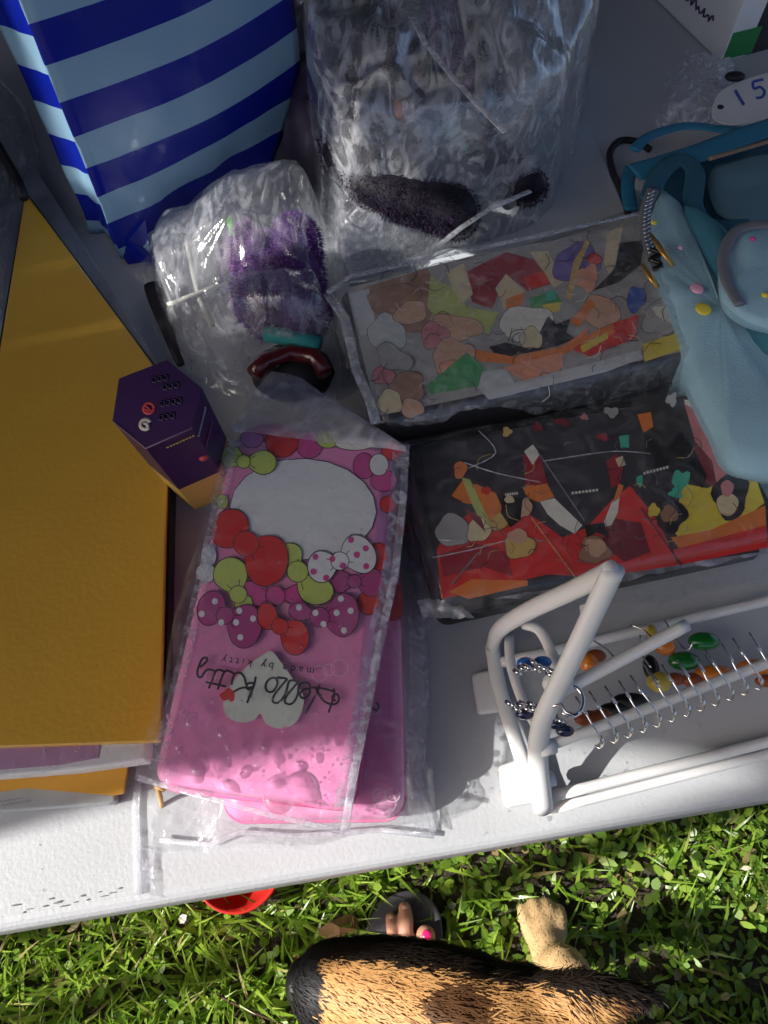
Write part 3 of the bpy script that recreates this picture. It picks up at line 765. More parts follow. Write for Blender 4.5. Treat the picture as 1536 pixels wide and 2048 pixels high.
B1('bred', (935, 480), (1085, 385), (1172, 355), (1165, 440), (1000, 505)); B1('orange', (960, 450), (1080, 380), (1090, 420), (980, 480)); B1('yellow', (965, 470), (1060, 420), (1065, 440), (975, 492))
L1(1040, 345, 66, 56, 'skin', 0.3, 0.08); B1('orange', (960, 400), (1020, 320), (1000, 300), (930, 380))
L1(1165, 300, 32, 46, 'blue', 0.3, 0.1); L1(1250, 370, 62, 62, 'grey', 0.2, 0.14); L1(1270, 350, 44, 26, 'pale', 0.4, 0.14, None)
B1('yellow', (1188, 462), (1340, 412), (1362, 468), (1195, 524))
B1('mist', (615, 560), (700, 550), (730, 600), (1040, 520), (1180, 480), (1190, 510), (1060, 560), (640, 660), (600, 620))
L1(350, 612, 62, 54, 'brown', 0.2, 0.1); L1(262, 572, 40, 34, 'rose', 0, 0.1); L1(285, 668, 44, 44, 'cream', 0.2, 0.1); L1(365, 690, 40, 34, 'skin', 0, 0.1); L1(300, 510, 70, 40, 'grey', 0.5, 0.14)
for k in range(90):
    x, y = rnd.uniform(200, 1300), rnd.uniform(120, 640); yy = y-(x-700)*0.17; an = rnd.uniform(0, 6.28); l_ = rnd.uniform(14, 46)
    if 130 < yy+60 < 760: pr.stroke([k1(x, yy), k1(x+l_*math.cos(an), yy+l_*math.sin(an)), k1(x+l_*1.8*math.cos(an+0.5), yy+l_*1.8*math.sin(an+0.5))], rnd.uniform(0.8, 1.8), I[rnd.choice(['outline', 'outline', 'black', 'pale', 'cream', 'brown'])])
pr.build(c1)
s1 = empty('plastic_sleeve', (r1.c.x, r1.c.y, TZ)); tag(s1, 'wrinkled clear sleeve with thick white edge over the cream and red printed case', 'plastic sleeve', 'clear plastic sleeves')
h1 = over(r1, Z1+0.0052, Z1-0.03, 0.02)
drape('sheet', [at(648, 585, Z1), at(1310, 420, Z1), at(1425, 745, Z1), at(748, 860, Z1)], 80, 44, h1, M['film'], s1, 0.0022, 30, 5)
seam([at(u, v, Z1+0.002) for u, v in ((655, 590), (690, 640), (712, 740), (738, 800), (752, 850))], 0.007, s1)
seam([at(u, v, Z1+0.004) for u, v in ((655, 588), (700, 556), (860, 520), (1050, 480), (1290, 428))], 0.004, s1, M['film_milky'])
drape('fold', [at(745, 852, Z1-0.004), at(960, 812, Z1-0.004), at(950, 850, Z1-0.02), at(775, 880, Z1-0.02)], 16, 6, lambda x, y: Z1-0.005, M['seam'], s1, 0.003, 50, 3)

Z2 = 0.786
r2 = Rect([(812, 905), (1462, 760), (1540, 1085), (868, 1198)], Z2)
c2 = empty('pencil_case', (r2.c.x, r2.c.y, TZ))
tag(c2, 'charcoal pencil case with red, yellow and black cartoon print', 'pencil case', 'dark printed pencil cases')
case_body('shell', r2, TZ+0.003, Z2, 0.008, M['charcoal'], c2, 0.005)
zip_band(r2, TZ+0.024, M['black'], c2, 0.008)
pr = Print(Z2+0.0002)
def B2(m, *pts): pr.poly([k2(*p) for p in pts], I[m])
def L2(x, y, rx, ry, m, rot=0.0, wob=0.08, line='outline'): pr.ell(*k2(x, y), rx/2.032, ry/2.032, I[m], rot, I[line] if line else None, 1.2, 22, wob)
B2('char', (130, 300), (480, 205), (1290, 50), (1500, 340), (1500, 700), (200, 880))
B2('bred', (190, 690), (240, 590), (330, 540), (560, 540), (700, 640), (800, 600), (900, 490), (975, 430), (1090, 570), (1170, 752), (860, 800), (640, 790), (210, 890))
B2('dkred', (200, 710), (340, 660), (480, 700), (500, 800), (380, 760), (220, 800)); B2('maroon', (900, 560), (1020, 580), (1060, 700), (950, 740), (860, 660)); B2('orange', (240, 860), (330, 810), (560, 815), (560, 835), (320, 890))
B2('yellow', (1190, 420), (1290, 440), (1470, 350), (1522, 500), (1400, 590), (1180, 650), (1150, 610))
B2('orange', (1140, 640), (1300, 610), (1525, 510), (1530, 610), (1180, 690)); B2('bred', (1150, 690), (1530, 590), (1535, 680), (1175, 752))
B2('pale', (610, 495), (668, 480), (730, 540), (782, 590), (750, 625), (690, 590), (640, 545)); B2('pale', (860, 600), (900, 500), (938, 440), (925, 540), (900, 590))
B2('orange', (540, 440), (575, 400), (590, 430), (630, 405), (668, 475), (606, 497), (560, 480)); B2('orange', (905, 500), (930, 420), (950, 430), (930, 480))
B2('dkred', (540, 300), (610, 310), (640, 420), (590, 430), (550, 420)); B2('dkred', (880, 330), (920, 300), (950, 340), (935, 420), (900, 440))
B2('pale', (545, 290), (580, 262), (610, 300), (580, 345)); B2('cream', (915, 320), (945, 308), (958, 345), (930, 355))
B2('rose', (1195, 92), (1290, 130), (1365, 250), (1392, 440), (1335, 450), (1310, 360), (1240, 250)); B2('pale', (1195, 80), (1290, 90), (1370, 200), (1372, 240), (1290, 135), (1200, 100)); B2('maroon', (1240, 250), (1310, 330), (1330, 440), (1280, 420), (1220, 330))
B2('black', (1030, 200), (1180, 205), (1235, 280), (1290, 390), (1270, 440), (1180, 380), (1040, 350)); B2('orange', (1005, 140), (1060, 130), (1070, 190), (1030, 215))
L2(1385, 470, 72, 95, 'black', 0.1, 0.12, None); L2(1372, 505, 44, 46, 'cream', 0.2, 0.05); L2(1370, 440, 26, 34, 'rose', 0, 0.05, None)
L2(1140, 552, 66, 66, 'black', 0, 0.14, None); L2(1135, 545, 36, 34, 'brown', 0, 0.1, None); L2(1072, 530, 24, 26, 'yellow', 0, 0.15, None)
B2('teal', (930, 228), (970, 222), (972, 275), (938, 278)); L2(1180, 410, 34, 46, 'teal', 0.3, 0.2, None); L2(1015, 410, 14, 24, 'teal', 0, 0.1, None); L2(1160, 460, 26, 20, 'teal', 0.2, 0.2, None)
L2(525, 672, 62, 54, 'gold', 0.1, 0.1); L2(440, 562, 48, 46, 'gold', 0.4, 0.1); L2(520, 635, 40, 30, 'skin', 0.2, 0.1, None)
L2(255, 612, 70, 66, 'grey', 0.2, 0.08); B2('orange', (250, 470), (300, 400), (350, 430), (370, 510), (300, 500)); B2('orange', (345, 420), (430, 460), (460, 530), (400, 570), (370, 500)); L2(390, 450, 20, 16, 'bred', 0, 0.1, None)
B2('lime', (290, 395), (325, 405), (370, 500), (410, 590), (385, 600), (340, 520)); L2(360, 610, 46, 50, 'cream', 0.5, 0.12); B2('maroon', (300, 520), (370, 560), (390, 620), (330, 560)); L2(285, 365, 26, 36, 'orange', 0.2, 0.1)
L2(550, 520, 26, 40, 'skin', 0.3, 0.1); B2('black', (460, 470), (540, 480), (530, 570), (490, 600), (450, 540)); L2(485, 485, 20, 16, 'cream', 0.2, 0.1, None)
L2(830, 692, 62, 56, 'brown', 0.1, 0.14); L2(835, 680, 44, 36, 'skin', 0.2, 0.08, None); B2('black', (790, 590), (870, 580), (890, 640), (840, 620), (800, 640))
for a, d, wd, m in (((575, 560), (755, 805), 2.2, 'gold'), ((600, 290), (790, 572), 2.6, 'steel'), ((1020, 520), (1185, 752), 3, 'char'), ((360, 700), (250, 830), 3, 'steel')):
    pr.stroke([k2(*a), k2(*d)], wd, I[m], False)
for a, d in (((738, 460), (850, 446)), ((1030, 380), (1135, 352)), ((468, 466), (522, 460))):
    for q in range(8):
        p = (a[0]+(d[0]-a[0])*q/8, a[1]+(d[1]-a[1])*q/8); p2 = (a[0]+(d[0]-a[0])*(q+0.7)/8, a[1]+(d[1]-a[1])*(q+0.7)/8)
        pr.stroke([k2(*p), k2(*p2)], 5, I['pale'], False)
for q in ((475, 210, 18, 20, 'gold'), (865, 232, 24, 14, 'dkred'), (900, 130, 30, 20, 'grey'), (600, 190, 20, 18, 'maroon'), (1145, 80, 22, 26, 'mist'), (700, 170, 30, 14, 'maroon'), (790, 150, 16, 12, 'rose')):
    L2(q[0], q[1], q[2], q[3], q[4], 0.2, 0.2, None)
for k in range(90):
    x, y = rnd.uniform(230, 1450), rnd.uniform(250, 720); yy = y-(x-800)*0.16; an = rnd.uniform(0, 6.28); l_ = rnd.uniform(14, 50)
    if 660 < x < 920 and 380 < yy < 580: continue
    pr.stroke([k2(x, yy), k2(x+l_*math.cos(an), yy+l_*math.sin(an)), k2(x+l_*1.8*math.cos(an+0.5), yy+l_*1.8*math.sin(an+0.5))], rnd.uniform(0.8, 1.8), I[rnd.choice(['outline', 'black', 'char', 'maroon', 'steel', 'gold'])])
pr.build(c2)
s2 = empty('plastic_sleeve', (r2.c.x, r2.c.y, TZ)); tag(s2, 'scratched clear sleeve with cloudy front fold over the charcoal red and yellow case', 'plastic sleeve', 'clear plastic sleeves')
h2 = over(r2, Z2+0.0052, TZ+0.004, 0.024)
drape('sheet', [at(800, 885, Z2), at(1490, 735, Z2), at(1570, 1130, Z2), at(845, 1235, Z2)], 80, 44, h2, M['film_thin'], s2, 0.0016, 26, 12)
drape('front_fold', [at(866, 1196, Z2-0.008), at(1560, 1078, Z2-0.008), at(1565, 1112, Z2-0.012), at(872, 1226, Z2-0.012)], 60, 6, lambda x, y: Z2-0.012, M['flap'], s2, 0.004, 34, 6)
drape('loose_corner', [at(838, 1200, Z2-0.004), at(905, 1190, Z2-0.004), at(952, 1236, Z2-0.008), at(846, 1246, Z2-0.008)], 12, 10, lambda x, y: Z2-0.007, M['seam'], s2, 0.004, 60, 2)
sc_ = MB()
for a in (((300, 335), (440, 380), (610, 415)), ((360, 205), (430, 295), (320, 358)), ((170, 722), (330, 690), (480, 650)), ((620, 330), (900, 290), (1060, 300)), ((200, 650), (300, 655))):
    sc_.tube([at(*k2(*p), Z2+0.0066) for p in smooth_open(list(a), 4)], 0.00035, 5)
sc_.build('crease', M['seam'], s2, True)['kind'] = 'stuff'

# ------------------------------------------------------------------ gold box and the flat boxes under it
ZG = TZ+0.030
st = empty('gold_box', (-0.2, 0.25, TZ))
tag(st, 'large flat gold box with black sides and slanted back edge', 'box')
gp = ccw([tuple(at(u, v, ZG)[:2]) for u, v in ((50, 383), (318, 745), (333, 820), (335, 960), (322, 1484), (-130, 1500))])
b = MB(); b.prism(gp, ZG-0.0032, ZG); bevel(b.build('lid', M['gold'], st), 0.0012, 2)
def pxpoly(pts, z): return ccw([tuple(at(u, v, z)[:2]) for u, v in pts])
b = MB(); b.prism(pxpoly(((47, 374), (321, 742), (337, 820), (339, 960), (329, 1380), (-130, 1400)), ZG), TZ+0.012, ZG-0.0034); b.build('side', M['black'], st)
b = MB(); b.prism(pxpoly(((64, 322), (312, 722), (335, 790), (330, 1300), (-130, 1300), (-60, 500)), TZ+0.012), TZ+0.001, TZ+0.0115); bevel(b.build('base_board', M['grey_board'], st), 0.001)
drops('water_beads', scatter(gp, 70, ZG, (0.0003, 0.0013), 3)+scatter(pxpoly(((62, 345), (74, 345), (308, 722), (296, 722)), TZ+0.012), 40, TZ+0.0115, (0.0003, 0.0011)), st, 0.5, 8, 3)

zz_ = ZG-0.0036
mb = empty('mauve_box', (-0.19, 0.1, TZ)); tag(mb, 'mauve and white wrapped box sticking out under the gold box', 'box')
b = MB(); b.prism(pxpoly(((-130, 1400), (300, 1400), (292, 1520), (150, 1540), (-130, 1562)), zz_), TZ+0.0125, zz_-0.0002); bevel(b.build('carton', M['white_card'], mb), 0.0015)
b = MB(); b.prism(pxpoly(((-130, 1410), (215, 1410), (196, 1516), (120, 1530), (-130, 1550)), zz_), zz_, zz_+0.0004); b.build('top_panel', M['mauve'], mb)
drape('film_wrap', [at(-130, 1496, zz_), at(296, 1490, zz_), at(290, 1524, zz_), at(-130, 1568, zz_)], 40, 12, lambda x, y: zz_+0.0010, M['film_thin'], mb, 0.0010, 60, 8)
drops('water_beads', scatter(pxpoly(((0, 1500), (285, 1490), (280, 1518), (0, 1545)), zz_), 26, zz_+0.002, (0.0005, 0.0018)), mb, 0.7, 8, 3)
zy = TZ+0.0122
yb = empty('yellow_card', (-0.2, 0.06, TZ)); tag(yb, 'flat yellow card box corner sticking out below the mauve box', 'card')
b = MB(); b.prism(pxpoly(((-130, 1480), (262, 1480), (246, 1586), (225, 1590), (50, 1575), (-130, 1600)), zy), TZ+0.0092, zy); b.build('board', M['yellow_card'], yb)
zs = TZ+0.0088
sb = empty('silver_packet', (-0.2, 0.05, TZ)); tag(sb, 'silver grey creased packet with faint lettering lying flat near the table edge', 'packet')
b = MB(); b.prism(pxpoly(((-130, 1500), (228, 1586), (230, 1602), (216, 1607), (-130, 1632)), zs), TZ+0.0005, zs); bevel(b.build('packet_body', M['silver_card'], sb), 0.001)
pr = Print(zs+0.0001)
for row, (u0, v0, u1, v1) in enumerate(((4, 1612, 62, 1601), (0, 1604, 40, 1597))):
    u = u0
    while u < u1:
        wv = rnd.uniform(3, 7); vv = v0+(v1-v0)*(u-u0)/(u1-u0)
        pr.stroke([(u, vv), (u+wv*0.5, vv-2.5), (u+wv, vv+1)], 1.2, I['steel']); u += wv+2
pr.build(sb, 'faint_lettering')

# ------------------------------------------------------------------ purple hexagonal carton leaning on the gold box
hx = empty('hexagonal_carton', at(390, 940, TZ)); tag(hx, 'small dark purple hexagonal carton with gold foot leaning on the gold box', 'carton')
capc = at(314, 810, 0.868); footc = at(407, 952, TZ+0.024)
ax = (footc-capc).normalized()
sx_ = (at(334, 722, 0.868)-at(292, 897, 0.868)); sx_ = (sx_-ax*sx_.dot(ax)).normalized(); sy_ = ax.cross(sx_).normalized()
cappx = [(238, 757), (334, 720), (404, 776), (385, 856), (292, 897), (225, 842)]
capV = []
for u, v in cappx:      # meet the plane across the carton's end
    o_ = Vector((0, 0, CAM_Z)); d_ = (at(u, v, 0.8)-o_); t = (capc-o_).dot(Vector((-0.10, -0.35, 0.93)))/d_.dot(Vector((-0.10, -0.35, 0.93))); capV.append(o_+d_*t)
Lh = (footc-capc).length
def hexring(k, grow_=1.0): 
    c_ = sum(capV, Vector())/6
    return [c_+(v-c_)*grow_+ax*(Lh*k) for v in capV]
def loft(rings):
    V = [v for r_ in rings for v in r_]; n = 6
    return V, [(i*n+k, i*n+(k+1) % n, (i+1)*n+(k+1) % n, (i+1)*n+k) for i in range(len(rings)-1) for k in range(n)]
V, Fc = loft([hexring(0), hexring(0.02, 1.0), hexring(0.62, 0.98)]); mk('carton_body', V, Fc+[tuple(range(6))], M['purple_card'], hx)
V, Fc = loft([hexring(0.62, 0.98), hexring(1.0, 0.96)]); mk('gold_foot', V, Fc+[(11, 10, 9, 8, 7, 6)], M['gold_foil'], hx)
ce = (capV[4]-capV[3]); nrm = Vector((-0.10, -0.35, 0.93)).normalized()
cc = sum(capV, Vector())/6
b = MB()
fold = [capV[5]+(capV[4]-capV[5])*0.05, capV[4], capV[3]]
b.tube([p+nrm*0.0003 for p in fold], 0.0005, 6); b.build('flap_edge', pm('worn_card_edge', (0.22, 0.14, 0.22), 0.6), hx, True)
def capxy(u, v):
    o_ = Vector((0, 0, CAM_Z)); d_ = (at(u, v, 0.8)-o_); t = (capc-o_).dot(nrm)/d_.dot(nrm); return o_+d_*t+nrm*0.0004
def ringmark(u, v, r, mat, a0=0, a1=6.283, wd=0.0008):
    b = MB(); c_ = capxy(u, v); X = (capxy(u+10, v)-c_).normalized(); Y = nrm.cross(X)
    b.tube([c_+X*(r*math.cos(a0+(a1-a0)*k/24))+Y*(r*math.sin(a0+(a1-a0)*k/24)) for k in range(25)], wd, 6, flat=0.3); return b
mred = pm('red_mark', (0.5, 0.05, 0.05), 0.5); mcr = pm('cream_mark', (0.6, 0.55, 0.45), 0.5); mdk = pm('dark_emboss', (0.016, 0.007, 0.036), 0.3)
q = ringmark(298, 817, 0.0030, mred); q.tube([capxy(291, 811), capxy(305, 823)], 0.0006, 5); q.tube([capxy(291, 818), capxy(300, 824)], 0.0006, 5); q.build('red_mark', mred, hx, True)
q = ringmark(291, 849, 0.0028, mcr, 0.4, 5.6, 0.0011); q.tube([capxy(289, 846), capxy(295, 849), capxy(297, 855)], 0.0010, 6); q.build('swirl_mark', mcr, hx, True)
for rr, (u, v, n_) in enumerate(((318, 760, 3), (340, 775, 3), (335, 808, 4), (332, 836, 3))):
    b = MB()
    for k in range(n_):
        uu, vv = u+k*11-8, v-k*2
        b.tube([capxy(*p) for p in ((uu-4, vv-6), (uu+4, vv-5), (uu+3, vv+5), (uu-4, vv+4), (uu-3, vv-4))], 0.0008, 5, flat=0.3)
    o = b.build('embossed_letters', mdk, hx, True); o['kind'] = 'stuff'
def sidexy(s_, t_, e=0.0004, i=3, j=4):          # on the side between two cap corners
    A, B = capV[i], capV[j]; p = A+(B-A)*s_+ax*(Lh*t_); n_ = (B-A).cross(ax).normalized()
    c_ = cc+ax*(Lh*t_); n_ = n_ if n_.dot(p-c_) > 0 else -n_
    return p+n_*e
for t_, m_, sz, i, j, s0, s1 in ((0.07, pm('gold_print', (0.55, 0.40, 0.10), 0.4), 0.0014, 3, 4, 0.05, 0.62), (0.10, pm('pale_print', (0.42, 0.34, 0.5), 0.5), 0.0026, 2, 3, 0.25, 1.0), (0.26, pm('rose_print', (0.25, 0.04, 0.12), 0.5), 0.002, 2, 3, 0.3, 1.0)):
    b = MB(); k = s0
    while k < s1:
        dk = 0.05; b.tube([sidexy(k, t_, i=i, j=j), sidexy(k+dk*0.3, t_+sz*8, i=i, j=j), sidexy(k+dk*0.7, t_, i=i, j=j)], 0.0004, 4); k += dk+0.02
    o = b.build('small_print', m_, hx, True); o['kind'] = 'stuff'
b = MB(); b.ball(sidexy(0.12, 0.36, -0.001, 3, 4), (0.0032, 0.0032, 0.0022)); b.build('red_seal', mred, hx, True)

# ------------------------------------------------------------------ striped carrier bag
bg = empty('carrier_bag', (-0.17, 0.58, TZ)); tag(bg, 'tall carrier bag with wide dark and light blue stripes', 'bag')
def stripe_mat():
    m = bpy.data.materials.new('striped_plastic'); m.use_nodes = True; nt = m.node_tree; N = nt.nodes; L = nt.links; b = N['Principled BSDF']
    b.inputs['Roughness'].default_value = 0.24; b.inputs['Coat Weight'].default_value = 0.3
    a = N.new('ShaderNodeAttribute'); a.attribute_name = 'stripe'
    ml = N.new('ShaderNodeMath'); ml.operation = 'PINGPONG'; ml.inputs[1].default_value = 1.0; L.new(a.outputs['Fac'], ml.inputs[0])
    gt = N.new('ShaderNodeMath'); gt.operation = 'GREATER_THAN'; gt.inputs[1].default_value = 0.5; L.new(ml.outputs[0], gt.inputs[0])
    mx = N.new('ShaderNodeMix'); mx.data_type = 'RGBA'; mx.inputs[6].default_value = (0.30, 0.50, 0.66, 1); mx.inputs[7].default_value = (0.006, 0.018, 0.34, 1)
    L.new(gt.outputs[0], mx.inputs[0]); L.new(mx.outputs[2], b.inputs['Base Color'])
    tl = N.new('ShaderNodeBsdfTranslucent'); L.new(mx.outputs[2], tl.inputs['Color'])
    ms = N.new('ShaderNodeMixShader'); ms.inputs[0].default_value = 0.22; L.new(b.outputs[0], ms.inputs[1]); L.new(tl.outputs[0], ms.inputs[2]); L.new(ms.outputs[0], N['Material Output'].inputs['Surface'])
    n = N.new('ShaderNodeTexNoise'); n.inputs['Scale'].default_value = 14; n.inputs['Detail'].default_value = 3
    tc = N.new('ShaderNodeTexCoord'); L.new(tc.outputs['Object'], n.inputs['Vector'])
    bp = N.new('ShaderNodeBump'); bp.inputs['Strength'].default_value = 0.25; bp.inputs['Distance'].default_value = 0.008; L.new(n.outputs[0], bp.inputs['Height']); L.new(bp.outputs[0], b.inputs['Normal'])
    return m
SM = stripe_mat()
FL = Vector((-0.223, 0.487, 0)); fd = Vector((0.153, 0.137, 0)).normalized(); sd_ = Vector((-fd.y, fd.x, 0))
WB, DB, HB = 0.205, 0.065, 0.36
def bagpt(s_, h):
    """s_ runs round the bag: 0-1 front, 1-2 right, 2-3 back, 3-4 left (folded gusset)"""
    s_ = s_ % 4; i = int(s_); f = s_-i
    low = max(0, 1-h/0.09)
    Wd = WB-0.045*low**1.5                    # the bottom draws in at the right
    dep = DB*(0.75+0.25*min(1, h/0.2))
    if i == 0: p = FL+fd*(Wd*f); dd = -sd_; k = 0.010*math.sin(math.pi*f)*(1-low)-0.014*low*max(0, math.sin(math.pi*f*1.2-0.7)); k += 0.004*(-abs(f-0.52)+0.5)
    elif i == 1: p = FL+fd*Wd+sd_*(dep*f); dd = fd; k = -0.030*(1-abs(2*f-1))
    elif i == 2: p = FL+fd*(Wd*(1-f))+sd_*dep; dd = sd_; k = 0.008*math.sin(math.pi*f)
    else: p = FL+sd_*(dep*(1-f)); dd = -fd; k = -0.012*(1-abs(2*f-1))
    cr = 0.5+2.0*low
    k += 0.0028*cr*fbm(s_*2.1+4, h*9, 0.4)+0.0035*cr*(0.4-abs(fbm(s_*1.4, h*14+s_*2, 5.5, 2)))
    lift = low*0.012*max(0, f-0.35) if i == 0 else (low*0.010 if i == 1 else 0)
    return p+dd*k+Vector((0, 0, TZ+0.002+h+lift))
ns, nh = 96, 60; V = []; stv = []
for j in range(nh+1):
    for i in range(ns):
        s_ = 4*i/ns; h = HB*j/nh; p = bagpt(s_, h); V.append(p); stv.append((p.z-0.7670)/0.0258+0.5+0.5)
# base
V += [FL+fd*WB*0.4+sd_*DB*0.4+Vector((0, 0, TZ+0.0015))]; stv += [1.0]
Fc = [(j*ns+i, j*ns+(i+1) % ns, (j+1)*ns+(i+1) % ns, (j+1)*ns+i) for j in range(nh) for i in range(ns)]+[(len(V)-1, (i+1) % ns, i) for i in range(ns)]
o = mk('bag_body', V, Fc, SM, bg, True)
a = o.data.attributes.new('stripe', 'FLOAT', 'POINT'); a.data.foreach_set('value', stv)
cfp = [at(u, v, z) for u, v, z in ((205, 440, TZ+0.03), (290, 440, TZ+0.03), (300, 500, TZ+0.006), (302, 522, TZ+0.002), (256, 529, TZ+0.002), (238, 500, TZ+0.006))]
cfp.append(sum(cfp, Vector())/6+Vector((0, -0.004, 0.008)))
o = mk('corner_fold', cfp, [(0, 1, 6), (1, 2, 6), (2, 3, 6), (3, 4, 6), (4, 5, 6), (5, 0, 6)], SM, bg)
a = o.data.attributes.new('stripe', 'FLOAT', 'POINT'); a.data.foreach_set('value', [0.9, 0.9, 0.3, 1.0, 1.0, 1.0, 0.9])
for q in (0, 1):
    A = FL+sd_*(DB*q)+fd*(WB*0.3); B = FL+sd_*(DB*q)+fd*(WB*0.7); b = MB()
    b.tube([A+Vector((0, 0, TZ+HB-0.02)), A+Vector((0.01, 0, TZ+HB+0.05)), (A+B)/2+Vector((0, 0, TZ+HB+0.085)), B+Vector((-0.01, 0, TZ+HB+0.05)), B+Vector((0, 0, TZ+HB-0.02))], 0.009, 8, flat=0.15)
    b.build('handle', pm('blue_handle', (0.01, 0.03, 0.4), 0.4), bg, True)

# ------------------------------------------------------------------ clear bags with fuzzy toys
def fuzz(name, balls, n, ln, mats_cols, parent, seed=1, core=True, droop=0.3):
    """fuzzy yarn: a lumpy core and many short fibres; balls = (centre, radii, colour)"""
    rg = np.random.default_rng(seed); co = []; tint = []
    b = MB()
    for c, rad, col in balls:
        rad = np.array(rad if isinstance(rad, (tuple, list)) else (rad,)*3)
        b.ball(c, tuple(rad*0.93), 16, 10)
        d = rg.normal(size=(n, 3)); d /= np.linalg.norm(d, axis=1)[:, None]
        p = np.array(c)+d*rad; q = d*rg.uniform(ln*0.4, ln, n)[:, None]+rg.normal(size=(n, 3))*ln*0.5; q[:, 2] -= ln*droop
        s_ = np.cross(d, rg.normal(size=(n, 3))); s_ /= np.linalg.norm(s_, axis=1)[:, None]+1e-9; s_ *= 0.00032
        co.append(np.stack([p-s_, p+s_, p+q*0.6-s_*0.7, p+q*0.6+s_*0.7, p+q-s_*0.2+np.array([0, 0, -ln*0.2]), p+q+s_*0.2+np.array([0, 0, -ln*0.2])], 1))
        tint.append(np.array(col)*rg.uniform(0.55, 1.5, n)[:, None])
    m = mats_cols
    o = numpy_mesh(name, np.concatenate(co), 2, m, np.concatenate(tint), 'tint'); o['kind'] = 'stuff'
    o.parent = parent; o.matrix_parent_inverse = world(parent).inverted()
    return b
def attr_mat(name, rough=0.6, sheen=0.0, spec=0.2):
    m = bpy.data.materials.new(name); m.use_nodes = True; N = m.node_tree.nodes; b = N['Principled BSDF']; b.inputs['Roughness'].default_value = rough; b.inputs['Specular IOR Level'].default_value = spec
    a = N.new('ShaderNodeAttribute'); a.attribute_name = 'tint'; m.node_tree.links.new(a.outputs['Color'], b.inputs['Base Color']); return m
YARN = attr_mat('purple_yarn', 0.85, spec=0.08)
PURP = pm('purple_core', (0.10, 0.035, 0.17), 0.8, var=0.4, vscale=80)
BLACKM = pm('black_fabric', (0.012, 0.011, 0.016), 0.6, var=0.4, vscale=60)
TEAL = pm('teal_felt', (0.02, 0.22, 0.21), 0.7); WINE = pm('wine_red_gloss', (0.085, 0.010, 0.014), 0.25, coat=0.5)
ORNG = pm('orange_felt', (0.55, 0.13, 0.02), 0.6); LILAC = pm('lilac_plush', (0.36, 0.22, 0.42), 0.8, var=0.3, vscale=60)

ta = empty('plush_toy', at(560, 600, TZ)); tag(ta, 'fuzzy purple toy with teal band and dark red rim inside the lower clear bag', 'toy')
pu = (0.13, 0.045, 0.21); pk = (0.42, 0.22, 0.48)
body = [(at(585, 560, TZ+0.05), (0.024, 0.034, 0.026), pu), (at(590, 500, TZ+0.05), (0.020, 0.030, 0.024), pu), (at(520, 530, TZ+0.045), (0.018, 0.030, 0.022), pu),
        (at(490, 500, TZ+0.042), (0.012, 0.026, 0.016), pk), (at(505, 590, TZ+0.042), (0.014, 0.024, 0.016), pk), (at(600, 620, TZ+0.045), (0.022, 0.026, 0.022), pu), (at(535, 610, TZ+0.042), (0.018, 0.026, 0.02), pu)]
b = fuzz('yarn_fibres', body, 4500, 0.003, YARN, ta, 3); b.build('body', PURP, ta, True)
b = MB(); b.tube([at(u, v, TZ+0.048) for u, v in ((530, 668), (560, 672), (600, 680), (640, 690))], 0.006, 10); b.build('teal_band', TEAL, ta, True)
b = MB(); b.tube([at(u, v, TZ+0.045) for u, v in ((508, 748), (530, 722), (580, 705), (630, 712), (650, 745))], 0.0062, 10); b.build('red_rim', WINE, ta, True)
b = MB(); b.ball(at(585, 745, TZ+0.02), (0.032, 0.024, 0.02)); b.build('dark_cup', BLACKM, ta, True)
b = MB(); b.tube([at(u, v, TZ+0.05) for u, v in ((462, 440), (470, 470), (480, 492))], 0.004, 8); b.build('green_cord', pm('green_cord', (0.10, 0.35, 0.06), 0.6), ta, True)
b = MB(); b.tube([at(u, v, TZ+0.052) for u, v in ((585, 440), (583, 462), (590, 492))], 0.005, 8); b.build('lilac_cord', LILAC, ta, True)
hb = empty('hair_band', at(320, 640, TZ)); tag(hb, 'curved black band along the edge of the lower clear bag', 'band')
b = MB(); b.tube([at(u, v, TZ+0.018) for u, v in ((302, 570), (314, 600), (328, 640), (345, 690), (362, 730))], [0.006, 0.007, 0.0055, 0.004, 0.003], 10, flat=0.6); b.build('band', BLACKM, hb, True)
b = MB(); b.tube([at(u, v, TZ+0.03) for u, v in ((372, 470), (385, 540), (400, 600), (425, 650))], 0.0022, 8); b.tube([at(u, v, TZ+0.034) for u, v in ((335, 610), (400, 585), (470, 560))], 0.0018, 8); b.build('cross_wire', pm('ivory_strip', (0.6, 0.58, 0.5), 0.4), hb, True)

def pouch(name, outline, top, nr, ns_, h, mat, parent, amp, seed, base=TZ+0.001, rise=3.2):
    """a blown, crumpled bag: rings from the outline up to the crown. outline = photograph px of its rim at `base`"""
    rim = smooth_closed([tuple(at(u, v, base+0.004)) for u, v in outline], 8); n = len(rim)
    c = Vector((sum(p[0] for p in rim)/n, sum(p[1] for p in rim)/n, 0)); V = []
    for j in range(nr+1):
        t = j/nr
        for i in range(n):
            p = Vector((rim[i][0], rim[i][1], 0)); q = p.lerp(c, t)
            z = h(q.x, q.y); e = min(1, t*rise); e = e*e*(3-2*e)
            a_ = math.atan2(q.y-c.y, q.x-c.x)
            wr = amp*(fbm(q.x*26+seed, q.y*26, seed)+0.8*(0.6-abs(fbm(q.x*18, q.y*18+seed, 3.3, 2))*2)+0.35*(1-t)*math.sin(a_*19+5*fbm(q.x*12, q.y*12, seed)))
            zz = base+0.001+(z-base)*e+wr*(0.25+e)
            V.append((q.x+wr*0.4, q.y-wr*0.3, max(zz, base)))
    Fc = [(j*n+i, j*n+(i+1) % n, (j+1)*n+(i+1) % n, (j+1)*n+i) for j in range(nr) for i in range(n)]
    return mk(name, V, Fc, mat, parent, True)
